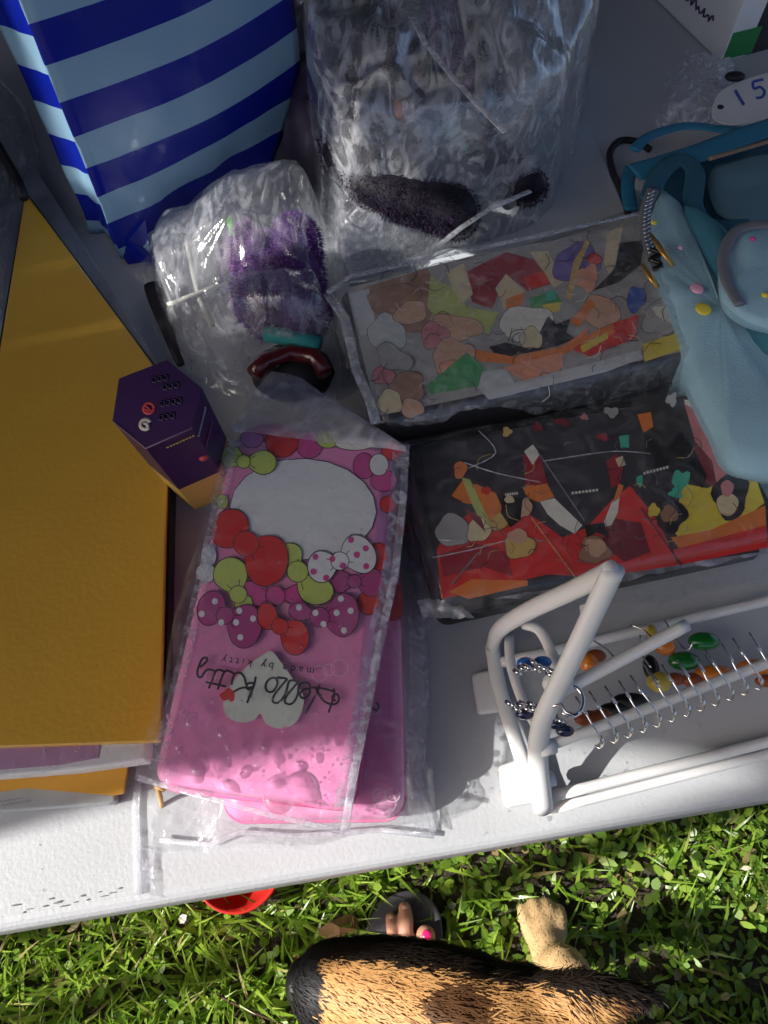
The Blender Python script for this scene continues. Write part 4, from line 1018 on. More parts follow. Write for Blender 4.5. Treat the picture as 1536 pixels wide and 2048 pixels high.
def bumps(lst, base):
    def h(x, y):
        z = base
        for c, r, zt in lst:
            d = math.hypot((x-c.x)/r[0], (y-c.y)/r[1])
            k = 1/(1+(d**3.2)); z = max(z, base+(zt-base)*k)
        return z
    return h
ba = empty('clear_bag', at(480, 600, TZ)); tag(ba, 'crumpled wet clear plastic bag round the purple toy with teal band', 'plastic bag', 'crumpled clear plastic bags')
hA = bumps([(at(560, 560, TZ), (0.075, 0.085), TZ+0.088), (at(420, 590, TZ), (0.07, 0.085), TZ+0.055), (at(580, 735, TZ), (0.075, 0.06), TZ+0.080)], TZ+0.006)
olA = [(282, 470), (330, 425), (420, 395), (520, 380), (600, 375), (640, 400), (668, 480), (672, 600), (690, 690), (715, 770), (640, 800), (540, 790), (470, 790), (420, 770), (360, 735), (310, 660), (285, 570)]
pouch('film_bag', olA, None, 26, 0, hA, M['film_bag'], ba, 0.0042, 3.1)
pouch('film_layer', [(300, 500), (370, 450), (450, 430), (490, 460), (480, 600), (490, 740), (430, 750), (350, 690), (310, 600)], None, 20, 0, lambda x, y: hA(x, y)-0.004, M['film_bag'], ba, 0.005, 8.1)
def hAd(x, y): return hA(x, y)+0.003
drops('water_beads', scatter([tuple(at(u, v, TZ+0.05)[:2]) for u, v in ((300, 480), (460, 440), (560, 420), (560, 600), (560, 760), (420, 750), (330, 640))], 190, hAd, (0.0004, 0.0016)), ba, 0.7, 7, 3)

# the big bag at the back
tb2 = empty('plush_toy', at(800, 300, TZ)); tag(tb2, 'large dark purple and lilac toy with orange patches in the big clear bag', 'toy')
dk = (0.022, 0.013, 0.034); gy = (0.07, 0.045, 0.10); li = (0.30, 0.2, 0.38)
body = []
for path, z0, z1, r0, col in ((((690, 300), (730, 350), (790, 385), (860, 405), (915, 425)), 0.075, 0.045, 0.019, dk), (((850, 90), (890, 170), (940, 250), (1000, 320), (1050, 372)), 0.10, 0.04, 0.014, dk), (((925, 30), (940, 100), (960, 180), (1000, 250)), 0.12, 0.085, 0.012, dk),
                              (((880, 20), (900, 80), (925, 150)), 0.125, 0.11, 0.010, li), (((700, 10), (690, 90), (700, 180), (720, 260)), 0.105, 0.08, 0.017, gy), (((760, 30), (790, 110), (820, 190)), 0.10, 0.095, 0.014, (0.34, 0.27, 0.28))):
    P = smooth_open(path, 3)
    for k, (u, v) in enumerate(P):
        f = k/(len(P)-1); body.append((at(u+rnd.uniform(-6, 6), v, TZ+z0+(z1-z0)*f), (r0*rnd.uniform(0.8, 1.15), r0*1.2, r0), col))
b = fuzz('yarn_fibres', body, 1400, 0.0022, YARN, tb2, 5)
organic('body', b, BLACKM, tb2, 0.005, 2)
for u, v, z, r in ((870, 418, 0.045, (0.013, 0.008, 0.008)), (800, 215, 0.095, (0.006, 0.018, 0.006)), (995, 298, 0.065, (0.007, 0.007, 0.006)), (835, 150, 0.105, (0.005, 0.012, 0.005))):
    b = MB(); b.ball(at(u, v, TZ+z), (r[0]*0.8, r[1]*0.8, 0.003)); b.build('orange_patch', ORNG, tb2, True)
b = MB(); b.tube([at(u, v, TZ+0.07) for u, v in ((880, 245), (905, 275), (935, 298))], 0.0022, 8); b.build('green_strip', pm('mint_strip', (0.08, 0.24, 0.18), 0.6), tb2, True)
for u, v in ((842, 436), (926, 432)):
    b = MB(); b.ball(at(u, v, TZ+0.045), (0.009, 0.009, 0.006)); b.build('black_button', BLACKM, tb2, True)
b = MB(); b.tube([at(u, v, TZ+0.02) for u, v in ((1075, 362), (1040, 385), (1012, 410))], [0.012, 0.010, 0.005], 10); b.build('black_tail', BLACKM, tb2, True)
wc = empty('white_card', at(1100, 380, TZ)); tag(wc, 'flat pale card sheet lying under the big clear bag', 'card')
b = MB(); b.prism(pxpoly(((980, 200), (1180, 240), (1252, 415), (1000, 500), (700, 560), (660, 400)), TZ+0.01), TZ+0.001, TZ+0.006); b.build('sheet', pm('pale_card', (0.50, 0.54, 0.58), 0.5, var=0.12, vscale=14), wc)
bb = empty('clear_bag', at(880, 280, TZ)); tag(bb, 'big crumpled clear bag beaded with water behind the printed cases', 'plastic bag', 'crumpled clear plastic bags')
hB = bumps([(at(760, 330, TZ), (0.105, 0.12), TZ+0.150), (at(930, 200, TZ), (0.085, 0.14), TZ+0.178), (at(760, 90, TZ), (0.1, 0.14), TZ+0.180), (at(960, 60, TZ), (0.11, 0.12), TZ+0.178), (at(1020, 370, TZ), (0.09, 0.07), TZ+0.05)], TZ+0.100)
olB = [(614, 60), (670, -60), (800, -110), (960, -120), (1080, -50), (1140, 50), (1165, 160), (1160, 260), (1130, 350), (1090, 430), (990, 480), (900, 500), (800, 520), (690, 520), (625, 430), (608, 330), (608, 200)]
pouch('film_bag', olB, None, 30, 0, hB, M['film_bag2'], bb, 0.0052, 6.4, TZ+0.001, 9.0)
pouch('film_layer', [(810, 30), (900, -40), (1060, -20), (1130, 100), (1140, 240), (1085, 340), (1040, 350), (960, 230), (870, 120)], None, 22, 0, lambda x, y: hB(x, y)+0.010, M['film_bag'], bb, 0.006, 1.4)
seam([at(u, v, TZ+0.05) for u, v in ((1060, 385), (980, 420), (920, 460), (870, 500), (840, 535))], 0.005, bb)
seam([at(u, v, TZ+0.185) for u, v in ((812, 20), (850, 90), (905, 160), (960, 220), (1010, 270))], 0.004, bb)
drops('water_beads', scatter([tuple(at(u, v, TZ+0.1)[:2]) for u, v in ((660, 240), (740, 60), (860, 20), (1080, 20), (1130, 200), (1040, 330), (960, 260), (760, 420), (680, 330))], 240, lambda x, y: hB(x, y)+0.011, (0.0005, 0.0018)), bb, 0.7, 7, 3)
cb = empty('clear_bag', at(760, 470, TZ)); tag(cb, 'pale flattened empty clear bag between the striped bag and the cream printed case', 'plastic bag', 'crumpled clear plastic bags')
pouch('film_bag', [(610, 380), (690, 350), (800, 420), (890, 470), (860, 530), (700, 560), (670, 540), (650, 440)], None, 16, 0, lambda x, y: TZ+0.05, M['film_milky'], cb, 0.005, 4.4)
dw = empty('dark_wrapped_bundle', at(640, 170, TZ)); tag(dw, 'dark bundle in glossy wrap standing beside the striped bag', 'bundle')
b = MB()
for k in range(24):
    q = at(632+16*math.sin(k*2.3), 335-15*k, TZ+0.03+0.0022*k); b.ball(q, (0.018+0.006*rnd.random(), 0.022, 0.03+0.02*rnd.random()), 12, 8)
organic('contents', b, pm('dark_violet_cloth', (0.05, 0.04, 0.07), 0.5, var=0.6, vscale=50), dw, 0.006, 3)
pouch('wrap', [(590, 340), (680, 350), (690, 200), (700, 0), (690, -120), (600, -120), (600, 100), (595, 250)], None, 20, 0, lambda x, y: TZ+0.115, M['film_bag'], dw, 0.007, 2.2)

# black wrapped thing and grey plastic at the back left
bw = empty('black_bundle', (-0.42, 0.41, TZ)); tag(bw, 'black bundle under wet plastic behind the gold box', 'bundle')
b = MB(); b.ball((-0.44, 0.41, TZ+0.05), (0.065, 0.085, 0.05), 18, 12); b.ball((-0.45, 0.56, TZ+0.06), (0.09, 0.10, 0.06), 18, 12); b.ball((-0.37, 0.56, TZ+0.02), (0.04, 0.05, 0.02), 18, 12); b.build('contents', BLACKM, bw, True)
pouch('wrap', [(-200, 150), (-60, 120), (40, 200), (78, 320), (50, 400), (25, 560), (0, 700), (-150, 720), (-260, 450)], None, 24, 0, lambda x, y: TZ+0.050, M['film_bag2'], bw, 0.005, 5.2)
b = MB(); b.tube([at(u, v, TZ+0.05) for u, v in ((-40, 230), (0, 300), (35, 360), (48, 395))], 0.004, 8); b.build('black_cord', BLACKM, bw, True)

# ------------------------------------------------------------------ white earring rack
rk = empty('earring_rack', at(1035, 1455, TZ)); tag(rk, 'white plastic A-frame earring rack standing at the table edge', 'rack')
RZ = TZ+0.011
def run(pts, z0, z1): return [at(u, v, z0+(z1-z0)*k/(len(pts)-1)) for k, (u, v) in enumerate(pts)]
AX = (at(1536, 1480, RZ)-at(1100, 1590, RZ)).normalized()
apz = 0.885
frame = {'back_leg': (run(smooth_open([(985, 1292), (1000, 1258), (1060, 1220), (1150, 1178), (1222, 1142)], 5), RZ, apz), [0.0054]),
         'front_leg': (run(smooth_open([(1087, 1618), (1076, 1520), (1086, 1440), (1130, 1345), (1180, 1240), (1226, 1142)], 5), RZ, apz), [0.0060]),
         'base_bar': (run(smooth_open([(984, 1290), (1000, 1380), (1035, 1490), (1062, 1565), (1088, 1622)], 5), RZ, RZ), [0.0046]),
         'inner_arc': (run(smooth_open([(1050, 1250), (1080, 1262), (1105, 1310), (1118, 1352)], 5), RZ+0.045, RZ+0.065), [0.0030]),
         'inner_strut': (run(smooth_open([(1018, 1272), (1022, 1330), (1045, 1400), (1078, 1462)], 5), RZ+0.016, RZ+0.04), [0.0030])}
fb = {}
for nm, (pts, rr) in frame.items():
    b = MB(); b.tube(pts, rr[0], 12, flat=0.75); fb[nm] = b.build(nm, M['white_plastic'], rk, True)
far = AX*0.34
for nm in ('back_leg', 'front_leg', 'base_bar'):
    o = fb[nm].copy(); C.objects.link(o); o.parent = rk; o.matrix_parent_inverse = fb[nm].matrix_parent_inverse.copy(); o.location = o.location+far
for px_ in (((943, 1345), (1004, 1332), (1016, 1420), (956, 1428)), ((994, 1532), (1086, 1500), (1110, 1596), (1012, 1616))):
    for k in (0, 1):
        P = [at(u, v, TZ+0.008)+far*k for u, v in px_]; b = MB(); b.prism(ccw([tuple(p[:2]) for p in P]), TZ+0.0006, TZ+0.008); bevel(b.build('foot', M['white_plastic'], rk), 0.003, 3)
def rod(p0, p1, r, sag=0.0):
    b = MB(); b.tube([p0.lerp(p1, k/14)-Vector((0, 0, sag*math.sin(math.pi*k/14))) for k in range(15)], r, 10); return b.build('rod', M['white_plastic'], rk, True)
A0 = at(1080, 1498, TZ+0.046); A1 = at(1560, 1316, TZ+0.050)
rod(A0, A0+(A1-A0).normalized()*0.34, 0.0030)
rod(at(1090, 1596, RZ), at(1090, 1596, RZ)+AX*0.34, 0.0032, 0.001)
rod(at(1088, 1622, RZ-0.004), at(1088, 1622, RZ-0.004)+AX*0.34, 0.0028)
rod(at(1118, 1385, TZ+0.075), at(1374, 1250, TZ+0.083), 0.0034)
rod(at(1000, 1326, RZ), at(1000, 1326, RZ)+(at(1536, 1195, RZ)-at(1040, 1310, RZ)).normalized()*0.36, 0.0034)
b = MB(); b.ball(at(1118, 1368, TZ+0.075), (0.009, 0.007, 0.007)); b.build('hub', M['white_plastic'], rk, True)
for u, v, z in ((1180, 1222, 0.86), (1092, 1495, TZ+0.046), (1090, 1560, TZ+0.02)):
    b = MB(); b.tube([at(u-14, v+4, z), at(u+18, v-4, z)], 0.0042, 10); b.build('peg', M['white_plastic'], rk, True)

# earrings on the rack
def wire(b, pts, r=0.00055): b.tube(pts, r, 6)
def hook(name, label, u, v, charm=None, cm=None, grp='silver ear hooks on the rack', curl=1.0):
    z = TZ+0.052; e = empty(name, at(u, v, z-0.012)); tag(e, label, 'earring', grp)
    b = MB(); j = rnd.uniform(-5, 5)
    wire(b, [at(u-36+j, v-58, z+0.003), at(u-20+j, v-34, z+0.006), at(u-4, v-8, z+0.0062), at(u+12, v+14, z+0.004), at(u+20, v+34, z-0.004), at(u+16, v+46, z-0.008), at(u+4, v+40, z-0.008)], 0.0006)
    b.tube([at(u-27+j, v-44, z+0.0045), at(u-13+j, v-22, z+0.006)], [0.0006, 0.0010], 6)
    if curl: b.tube([at(u+14, v+18, z), at(u+21, v+30, z-0.002), at(u+19, v+42, z-0.006)], [0.0012, 0.0016, 0.0010], 6, flat=0.4)
    b.build('hook', M['silver'], e, True)
    return e
for k in range(13):
    u = 1185+k*29; v = 1458-(u-1085)*0.367+30
    hook('earring', 'bare silver ear hook hanging over the front rod of the rack', u, v)
def charm(label, u, v, z, shapes, hook_to=None):
    e = empty('earring', at(u, v, TZ)); tag(e, label, 'earring', 'bead earrings in the rack')
    for nm, m, c, rad in shapes:
        b = MB(); b.ball(at(c[0], c[1], z), rad, 14, 9); b.build(nm, m, e, True)
    if hook_to:
        b = MB(); P = [at(q[0], q[1], z+0.006+0.004*i) for i, q in enumerate(hook_to)]; wire(b, [Vector(p) for p in smooth_open([tuple(p) for p in P], 4)]); b.build('hook', M['silver'], e, True)
    return e
GO = pm('orange_enamel', (0.70, 0.20, 0.02), 0.3, coat=0.6); GG = pm('green_glass', (0.01, 0.16, 0.02), 0.15, coat=0.8); GY = pm('yellow_enamel', (0.60, 0.45, 0.05), 0.35, coat=0.4); GB = pm('rust_enamel', (0.28, 0.06, 0.015), 0.35); GBL = pm('blue_glass', (0.02, 0.12, 0.42), 0.15, coat=0.7); GN = pm('navy_bead', (0.012, 0.016, 0.05), 0.2, coat=0.6); GK = pm('dark_metal', (0.05, 0.045, 0.04), 0.3, metal=0.8)
zc = TZ+0.018
charm('earring with two deep green glass leaves lying under the rack rods', 1390, 1300, zc, [('green_leaf', GG, (1408, 1282), (0.010, 0.006, 0.005)), ('green_leaf', GG, (1368, 1322), (0.010, 0.006, 0.005))], ((1330, 1240), (1352, 1280), (1375, 1300), (1385, 1285)))
charm('earring with a yellow round bead and brown tip', 1320, 1366, zc, [('yellow_bead', GY, (1318, 1364), (0.0075, 0.0065, 0.006)), ('brown_tip', GB, (1350, 1358), (0.006, 0.004, 0.004))], ((1285, 1325), (1300, 1345), (1318, 1364)))
charm('earring with a long bright orange pendant', 1420, 1352, zc, [('orange_pendant', GO, (1432, 1348), (0.014, 0.0055, 0.005)), ('rust_end', GB, (1385, 1360), (0.007, 0.0045, 0.004))], ((1410, 1310), (1425, 1330), (1445, 1350)))
charm('earring with a small orange pendant half behind the front rod', 1515, 1335, zc, [('orange_pendant', GO, (1512, 1334), (0.012, 0.005, 0.005)), ('rust_end', GB, (1536, 1362), (0.008, 0.004, 0.004))])
charm('earring with a pale orange shell bead and tiny yellow bead', 1328, 1292, zc, [('orange_shell', GO, (1330, 1292), (0.007, 0.006, 0.005)), ('yellow_bead', GY, (1304, 1266), (0.0035, 0.0055, 0.003))], ((1262, 1250), (1290, 1262), (1318, 1290)))
charm('earring with an orange and dark red bead beside the rack leg', 1175, 1325, zc+0.02, [('orange_bead', GO, (1178, 1326), (0.0055, 0.0065, 0.005)), ('red_bead', GB, (1192, 1312), (0.006, 0.004, 0.004))], ((1188, 1282), (1215, 1300), (1245, 1335)))
charm('earring with a rust brown bead under the front rod', 1180, 1436, zc+0.01, [('rust_bead', GB, (1182, 1438), (0.010, 0.005, 0.005)), ('rust_bead', GB, (1205, 1430), (0.006, 0.004, 0.004))])
charm('earring with faceted dark metal drops', 1250, 1412, zc, [('dark_drop', GK, (1262, 1402), (0.012, 0.005, 0.005)), ('dark_drop', GK, (1228, 1418), (0.009, 0.004, 0.004)), ('dark_drop', GK, (1302, 1335), (0.005, 0.008, 0.004))], ((1280, 1270), (1285, 1310), (1302, 1335)))
for lab, zz0, path, cm_, cpos in (('coiled silver chain earring with blue bead wound round the upper rack leg', TZ+0.085, ((1040, 1340), (1070, 1330), (1105, 1345), (1140, 1358)), GBL, ((1052, 1326), (1085, 1324))),
                                  ('coiled silver chain earring with navy beads round the lower rack leg', TZ+0.066, ((1022, 1412), (1050, 1412), (1085, 1415), (1120, 1440)), GN, ((1050, 1428), (1115, 1448), (1130, 1462)))):
    e = empty('earring', at(*path[0], zz0-0.02)); tag(e, lab, 'earring', 'bead earrings in the rack')
    for q, i in enumerate(range(14)):
        f = i/13*(len(path)-1); a = int(min(f, len(path)-2)); t = f-a
        u = path[a][0]*(1-t)+path[a+1][0]*t+rnd.uniform(-3, 3); v = path[a][1]*(1-t)+path[a+1][1]*t+rnd.uniform(-7, 7)
        b = MB(); b.tube([at(u-9, v-4, zz0), at(u-2, v, zz0+0.002), at(u+8, v+5, zz0)], [0.0011, 0.0014, 0.0010], 6); b.build('link', M['silver'], e, True)
    for u, v in cpos:
        b = MB(); b.ball(at(u, v, zz0-0.004), (0.005, 0.0032, 0.0034)); b.build('bead', cm_, e, True)
e = empty('earring', at(1150, 1405, TZ+0.06)); tag(e, 'silver hoop earring with curled clasp beside the rack hub', 'earring', 'bead earrings in the rack')
b = MB(); b.tube([at(1142+24*math.cos(q*0.2), 1402+30*math.sin(q*0.2), TZ+0.078) for q in range(-9, 13)], 0.0012, 8); b.build('hoop', M['silver'], e, True)
b = MB(); b.tube([at(u, v, TZ+0.079) for u, v in ((1105, 1412), (1122, 1408), (1132, 1424), (1148, 1432), (1162, 1424))], 0.0011, 8); b.build('clasp', M['silver'], e, True)

# ------------------------------------------------------------------ blue bags at the right
PB = pm('pale_blue_fabric', (0.30, 0.50, 0.60), 0.75, var=0.12, vscale=20, bump=0.3, bscale=900); DB_ = pm('teal_blue_fabric', (0.025, 0.13, 0.20), 0.8, var=0.25, vscale=16, bump=0.4, bscale=900)
MB_ = pm('mid_blue_strap', (0.02, 0.17, 0.29), 0.7, bump=0.5, bscale=1200); GZP = pm('grey_zip_tape', (0.16, 0.17, 0.19), 0.6); BRZ = pm('bronze_pull', (0.62, 0.36, 0.10), 0.3, metal=0.7)
def puff(name, px_, z0, z1, mat, parent, sub=5, inset=0.18, seed=0.0, amp=0.003):
    """a stuffed flat pouch: outline at z0 bulging to z1"""
    rim = smooth_closed([tuple(at(u, v, z1)) for u, v in px_], sub); n = len(rim); c = Vector((sum(p[0] for p in rim)/n, sum(p[1] for p in rim)/n, 0)); V = []
    prof = [(0.22, z0), (0.14, z0+(z1-z0)*0.3), (0.03, z0+(z1-z0)*0.75), (0.02, z0+(z1-z0)*0.92), (0.14, z1), (0.4, z1+0.003), (0.75, z1+0.004), (1.0, z1+0.004)]
    for k, (t, z) in enumerate(prof):
        for p in rim:
            q = Vector((p[0], p[1], 0)).lerp(c, t); V.append((q.x, q.y, z+(amp*fbm(q.x*25+seed, q.y*25, seed) if k > 1 else 0)))
    Fc = [(k*n+i, k*n+(i+1) % n, (k+1)*n+(i+1) % n, (k+1)*n+i) for k in range(len(prof)-1) for i in range(n)]
    return mk(name, V, Fc, mat, parent, True)
tbag = empty('teal_bag', at(1480, 430, TZ)); tag(tbag, 'dark teal fabric bag with folded straps lying behind the pale blue pouch', 'bag')
puff('body', ((1300, 330), (1400, 300), (1600, 250), (1800, 300), (1800, 640), (1560, 640), (1420, 620), (1350, 520)), TZ+0.001, TZ+0.04, DB_, tbag, 5, seed=2, amp=0.006)
def strap(name, pts, z, wd, mat, parent, th=0.0014):
    P = [at(u, v, z[i] if isinstance(z, (list, tuple)) else z) for i, (u, v) in enumerate(pts)]
    P = [Vector(p) for p in smooth_open([tuple(p) for p in P], 6)]; b = MB(); b.tube(P, wd/2, 10, flat=th/wd*2); return b.build(name, mat, parent, True)
strap('strap', ((1268, 345), (1320, 330), (1400, 305), (1480, 275), (1600, 235)), TZ+0.058, 0.021, MB_, tbag)
strap('strap', ((1268, 300), (1300, 272), (1370, 252), (1440, 258), (1500, 262)), TZ+0.048, 0.010, MB_, tbag)
strap('strap', ((1300, 400), (1318, 350), (1360, 318), (1390, 345), (1386, 410), (1420, 450), (1500, 452)), TZ+0.062, 0.016, DB_, tbag)
strap('strap', ((1262, 420), (1255, 370), (1262, 335)), TZ+0.03, 0.012, MB_, tbag)
strap('tan_trim', ((1418, 318), (1480, 300), (1580, 270)), TZ+0.064, 0.004, pm('tan_trim', (0.22, 0.16, 0.11), 0.7), tbag)
puff('inner_pocket', ((1430, 330), (1560, 300), (1640, 330), (1640, 440), (1470, 440), (1420, 400)), TZ+0.04, TZ+0.050, pm('slate_lining', (0.10, 0.20, 0.26), 0.8), tbag, 4, seed=6)
e = empty('elastic_cord', at(1230, 340, TZ)); tag(e, 'thin black elastic cord looping out beside the teal bag', 'cord')
b = MB(); b.tube([Vector(p) for p in smooth_open([tuple(at(u, v, TZ+0.012)) for u, v in ((1300, 300), (1275, 284), (1240, 282), (1220, 306), (1226, 345), (1245, 385), (1256, 425))], 6)], 0.0032, 10); b.build('cord', BLACKM, e, True)

pp = empty('blue_pouch', at(1400, 650, TZ)); tag(pp, 'pale blue zip pouch with pink and yellow dots and bronze zip pulls', 'pouch')
puff('body', ((1292, 440), (1312, 372), (1345, 380), (1400, 480), (1460, 600), (1560, 700), (1700, 760), (1720, 940), (1500, 935), (1440, 850), (1385, 735), (1345, 625), (1305, 520)), TZ+0.001, TZ+0.068, PB, pp, 6, seed=4, amp=0.005)
puff('back_panel', ((1372, 395), (1430, 440), (1520, 480), (1720, 560), (1720, 780), (1560, 712), (1475, 600), (1415, 490)), TZ+0.02, TZ+0.078, pm('teal_panel', (0.035, 0.16, 0.23), 0.8, var=0.25, vscale=22), pp, 5, seed=8, amp=0.006)
zt = strap('zip_tape', ((1308, 378), (1291, 430), (1298, 490), (1318, 540)), TZ+0.066, 0.010, GZP, pp)
for k in range(16):
    t = k/15; u = 1303-14*math.sin(t*2.6)+t*8; v = 385+t*118
    b = MB(); b.tube([at(u-7, v+3, TZ+0.0735), at(u+7, v-3, TZ+0.0735)], 0.0007, 5); b.build('zip_tooth', M['silver'], zt, True)
for (u0, v0), (u1, v1) in (((1302, 470), (1346, 532)), ((1284, 530), (1316, 576))):
    b = MB(); b.tube([at(u0, v0, TZ+0.082), at((u0+u1)/2, (v0+v1)/2, TZ+0.086), at(u1, v1, TZ+0.082)], [0.0016, 0.0026, 0.0018], 8, flat=0.6); b.build('zip_pull', BRZ, zt, True)
b = MB(); b.tube([Vector(p) for p in smooth_open([tuple(at(u, v, TZ+0.075)) for u, v in ((1300, 498), (1322, 508), (1300, 518), (1322, 528), (1306, 538))], 5)], 0.0016, 7); b.build('coil', GK, pp, True)
for u, v, r, m in ((1395, 577, 15, I['blush']), (1407, 618, 17, I['yellow']), (1362, 495, 6, I['blush']), (1308, 445, 7, I['yellow'])):
    P = at(u, v, TZ+0.0775); b = MB(); b.ball(P, (r*0.00034, r*0.00034, 0.0012), 18, 6); b.build('dot', m, pp, True)

sp = empty('zip_purse', at(1510, 540, TZ+0.05)); tag(sp, 'small blue zip purse with grey zip on top of the teal bag', 'purse')
puff('body', ((1446, 600), (1440, 530), (1462, 470), (1500, 446), (1600, 450), (1660, 560), (1640, 660), (1520, 650)), TZ+0.078, TZ+0.094, PB, sp, 6, seed=5)
strap('zip_tape', ((1480, 610), (1452, 560), (1448, 510), (1470, 465), (1510, 450), (1570, 452)), TZ+0.099, 0.008, GZP, sp)
for u, v, r, m in ((1506, 478, 8, I['magenta']), (1530, 590, 9, I['yellow'])):
    b = MB(); b.ball(at(u, v, TZ+0.099), (r*0.00027, r*0.00027, 0.001), 16, 6); b.build('dot', m, sp, True)

# tag, film scrap, white carton
tg = empty('price_tag', at(1490, 200, TZ)); tag(tg, 'white price tag with hand-written blue 15', 'tag')
b = MB(); tz = TZ+0.030
b.prism(pxpoly(smooth_closed([(1424, 222), (1440, 184), (1490, 160), (1560, 140), (1640, 130), (1650, 215), (1560, 235), (1480, 248), (1436, 242)], 5), tz), tz-0.0012, tz); b.build('card', M['white_card'], tg)
pr = Print(tz+0.0003); BL = ink('blue_pen', (0.04, 0.10, 0.42))
pr.stroke([(1470, 180), (1478, 194), (1488, 210)], 6.5, BL); pr.stroke([(1527, 159), (1516, 161), (1505, 164)], 5.5, BL); pr.stroke([(1505, 164), (1508, 177), (1520, 174), (1529, 183), (1524, 194), (1512, 196)], 5.5, BL); pr.ell(1441, 214, 7, 5, M['ink']); pr.build(tg, 'handwriting')
e = empty('film_scrap', at(1400, 190, TZ)); tag(e, 'crumpled scrap of clear film between the price tag and the white carton', 'film')
pouch('film', [(1343, 122), (1400, 128), (1470, 150), (1450, 180), (1425, 215), (1440, 250), (1360, 255), (1310, 240), (1330, 180)], None, 12, 0, lambda x, y: TZ+0.022, M['film_milky'], e, 0.005, 7.7)
b = MB(); b.ball(at(1470, 153, TZ+0.03), (0.010, 0.006, 0.004)); tag(b.build('dark_button', BLACKM, None, True), 'small dark oval button beside the price tag', 'button')
wb = empty('white_carton', at(1440, 125, TZ)); tag(wb, 'white carton with blue script lettering and green and black side', 'carton')
c0 = at(1440, 125, TZ+0.001); d1 = (at(1300, -12, TZ)-at(1440, 125, TZ)).normalized(); d2 = Vector((d1.y, -d1.x, 0)); d2 = d2 if d2.x > 0 else -d2; hc = 0.13
def carton(name, p, a, la, b_, lb, z0, z1, mat):
    poly = ccw([tuple(q[:2]) for q in (p, p+a*la, p+a*la+b_*lb, p+b_*lb)]); m_ = MB(); m_.prism(poly, z0, z1); return m_.build(name, mat, wb)
bevel(carton('carton_body', c0, d1, 0.26, d2, 0.17, TZ+0.001, TZ+hc, M['white_card']), 0.001)
e2 = -d1*0.0006
carton('green_panel', c0+e2+d2*0.002, d1, 0.0005, d2, 0.035, TZ+0.003, TZ+0.03, pm('green_card', (0.02, 0.20, 0.05), 0.5))
carton('dark_panel', c0+e2*0.7+d2*0.03, d1, 0.0004, d2, 0.138, TZ+0.002, TZ+hc-0.002, pm('dark_card', (0.03, 0.03, 0.035), 0.5, var=0.5, vscale=50))
def face(s_, h): return c0+d1*s_+Vector((0, 0, h))-d2*0.0006
for h0, s0, s1, m_, amp in ((0.022, 0.03, 0.105, pm('plum_script', (0.05, 0.03, 0.10), 0.5), 0.008), (0.050, 0.02, 0.10, BL, 0.009), (0.078, 0.03, 0.09, BL, 0.007)):
    b = MB(); P = []; k = 0
    while s0+k*0.0016 < s1: P.append(face(s0+k*0.0016+0.0012*math.sin(k*0.9), h0+amp*(0.5+0.5*math.sin(k*1.25))*(1.0 if k % 9 < 5 else 0.6))); k += 1
    b.tube(P, 0.0010, 5); o = b.build('script_lettering', m_, wb, True)

# beads of water on the bare table
fe = [tuple(p[:2]) for p in (tb(0.02, 0.006), tb(0.36, 0.006), tb(0.36, 0.06), tb(0.12, 0.05))]
wt = drops('water_beads', scatter(fe, 80, TZ, (0.0004, 0.0018))+scatter([tuple(p[:2]) for p in (tb(-0.2, 0.01), tb(0.1, 0.01), tb(0.1, 0.1), tb(-0.2, 0.1))], 60, TZ, (0.0003, 0.0010)), tbl, 0.4, 9, 3)
b = MB()
for k in range(16):
    p = tb(-0.215+0.032*rnd.random()+0.02*(k % 3), 0.010+rnd.gauss(0, 0.0016), TZ+0.0003); b.ball(p, (rnd.uniform(0.0008, 0.0032), rnd.uniform(0.0002, 0.0006), 0.0001), 9, 4, ax=(EX, EY, EZ))
o = b.build('dirt_smear', pm('dirt', (0.17, 0.165, 0.16), 0.9), tbl, True); o['kind'] = 'stuff'

# ------------------------------------------------------------------ things on the grass
# person: left foot in a sandal and the legs above it
ps = empty('person', (0.03, -0.2, 0)); tag(ps, 'bare foot with pink painted toenails in a dark grey sandal', 'person')
toe = at(845, 1850, 0.045)
def px0(dx, dy, z, r): return (toe.x+dx, toe.y+dy, z, r)
b = MB()
limb(b, [px0(0.004, -0.012, 0.047, 0.0135), px0(0.006, -0.035, 0.048, 0.0125), px0(0.008, -0.06, 0.05, 0.018), px0(0.008, -0.09, 0.055, 0.022)])          # big toe
for dx, ty, r in ((-0.024, 0.020, 0.0098), (-0.043, 0.008, 0.0088), (-0.058, -0.019, 0.0080), (-0.071, -0.034, 0.0074)):
    limb(b, [px0(dx, ty, 0.040, r*0.95), px0(dx+0.002, ty-0.014, 0.047, r), px0(dx*0.93, ty-0.032, 0.049, r*1.05), px0(dx*0.8, -0.085, 0.054, 0.014)], 12)
limb(b, [px0(-0.010, -0.085, 0.056, 0.026), px0(-0.022, -0.14, 0.062, 0.030), px0(-0.026, -0.19, 0.070, 0.034), px0(-0.026, -0.225, 0.055, 0.030)])
limb(b, [px0(-0.045, -0.09, 0.05, 0.020), px0(-0.045, -0.14, 0.05, 0.024), px0(-0.034, -0.2, 0.055, 0.026)])
limb(b, [px0(-0.026, -0.20, 0.075, 0.036), px0(-0.026, -0.205, 0.14, 0.036), px0(-0.026, -0.22, 0.30, 0.054), px0(-0.02, -0.20, 0.46, 0.058), px0(-0.02, -0.24, 0.75, 0.078)])
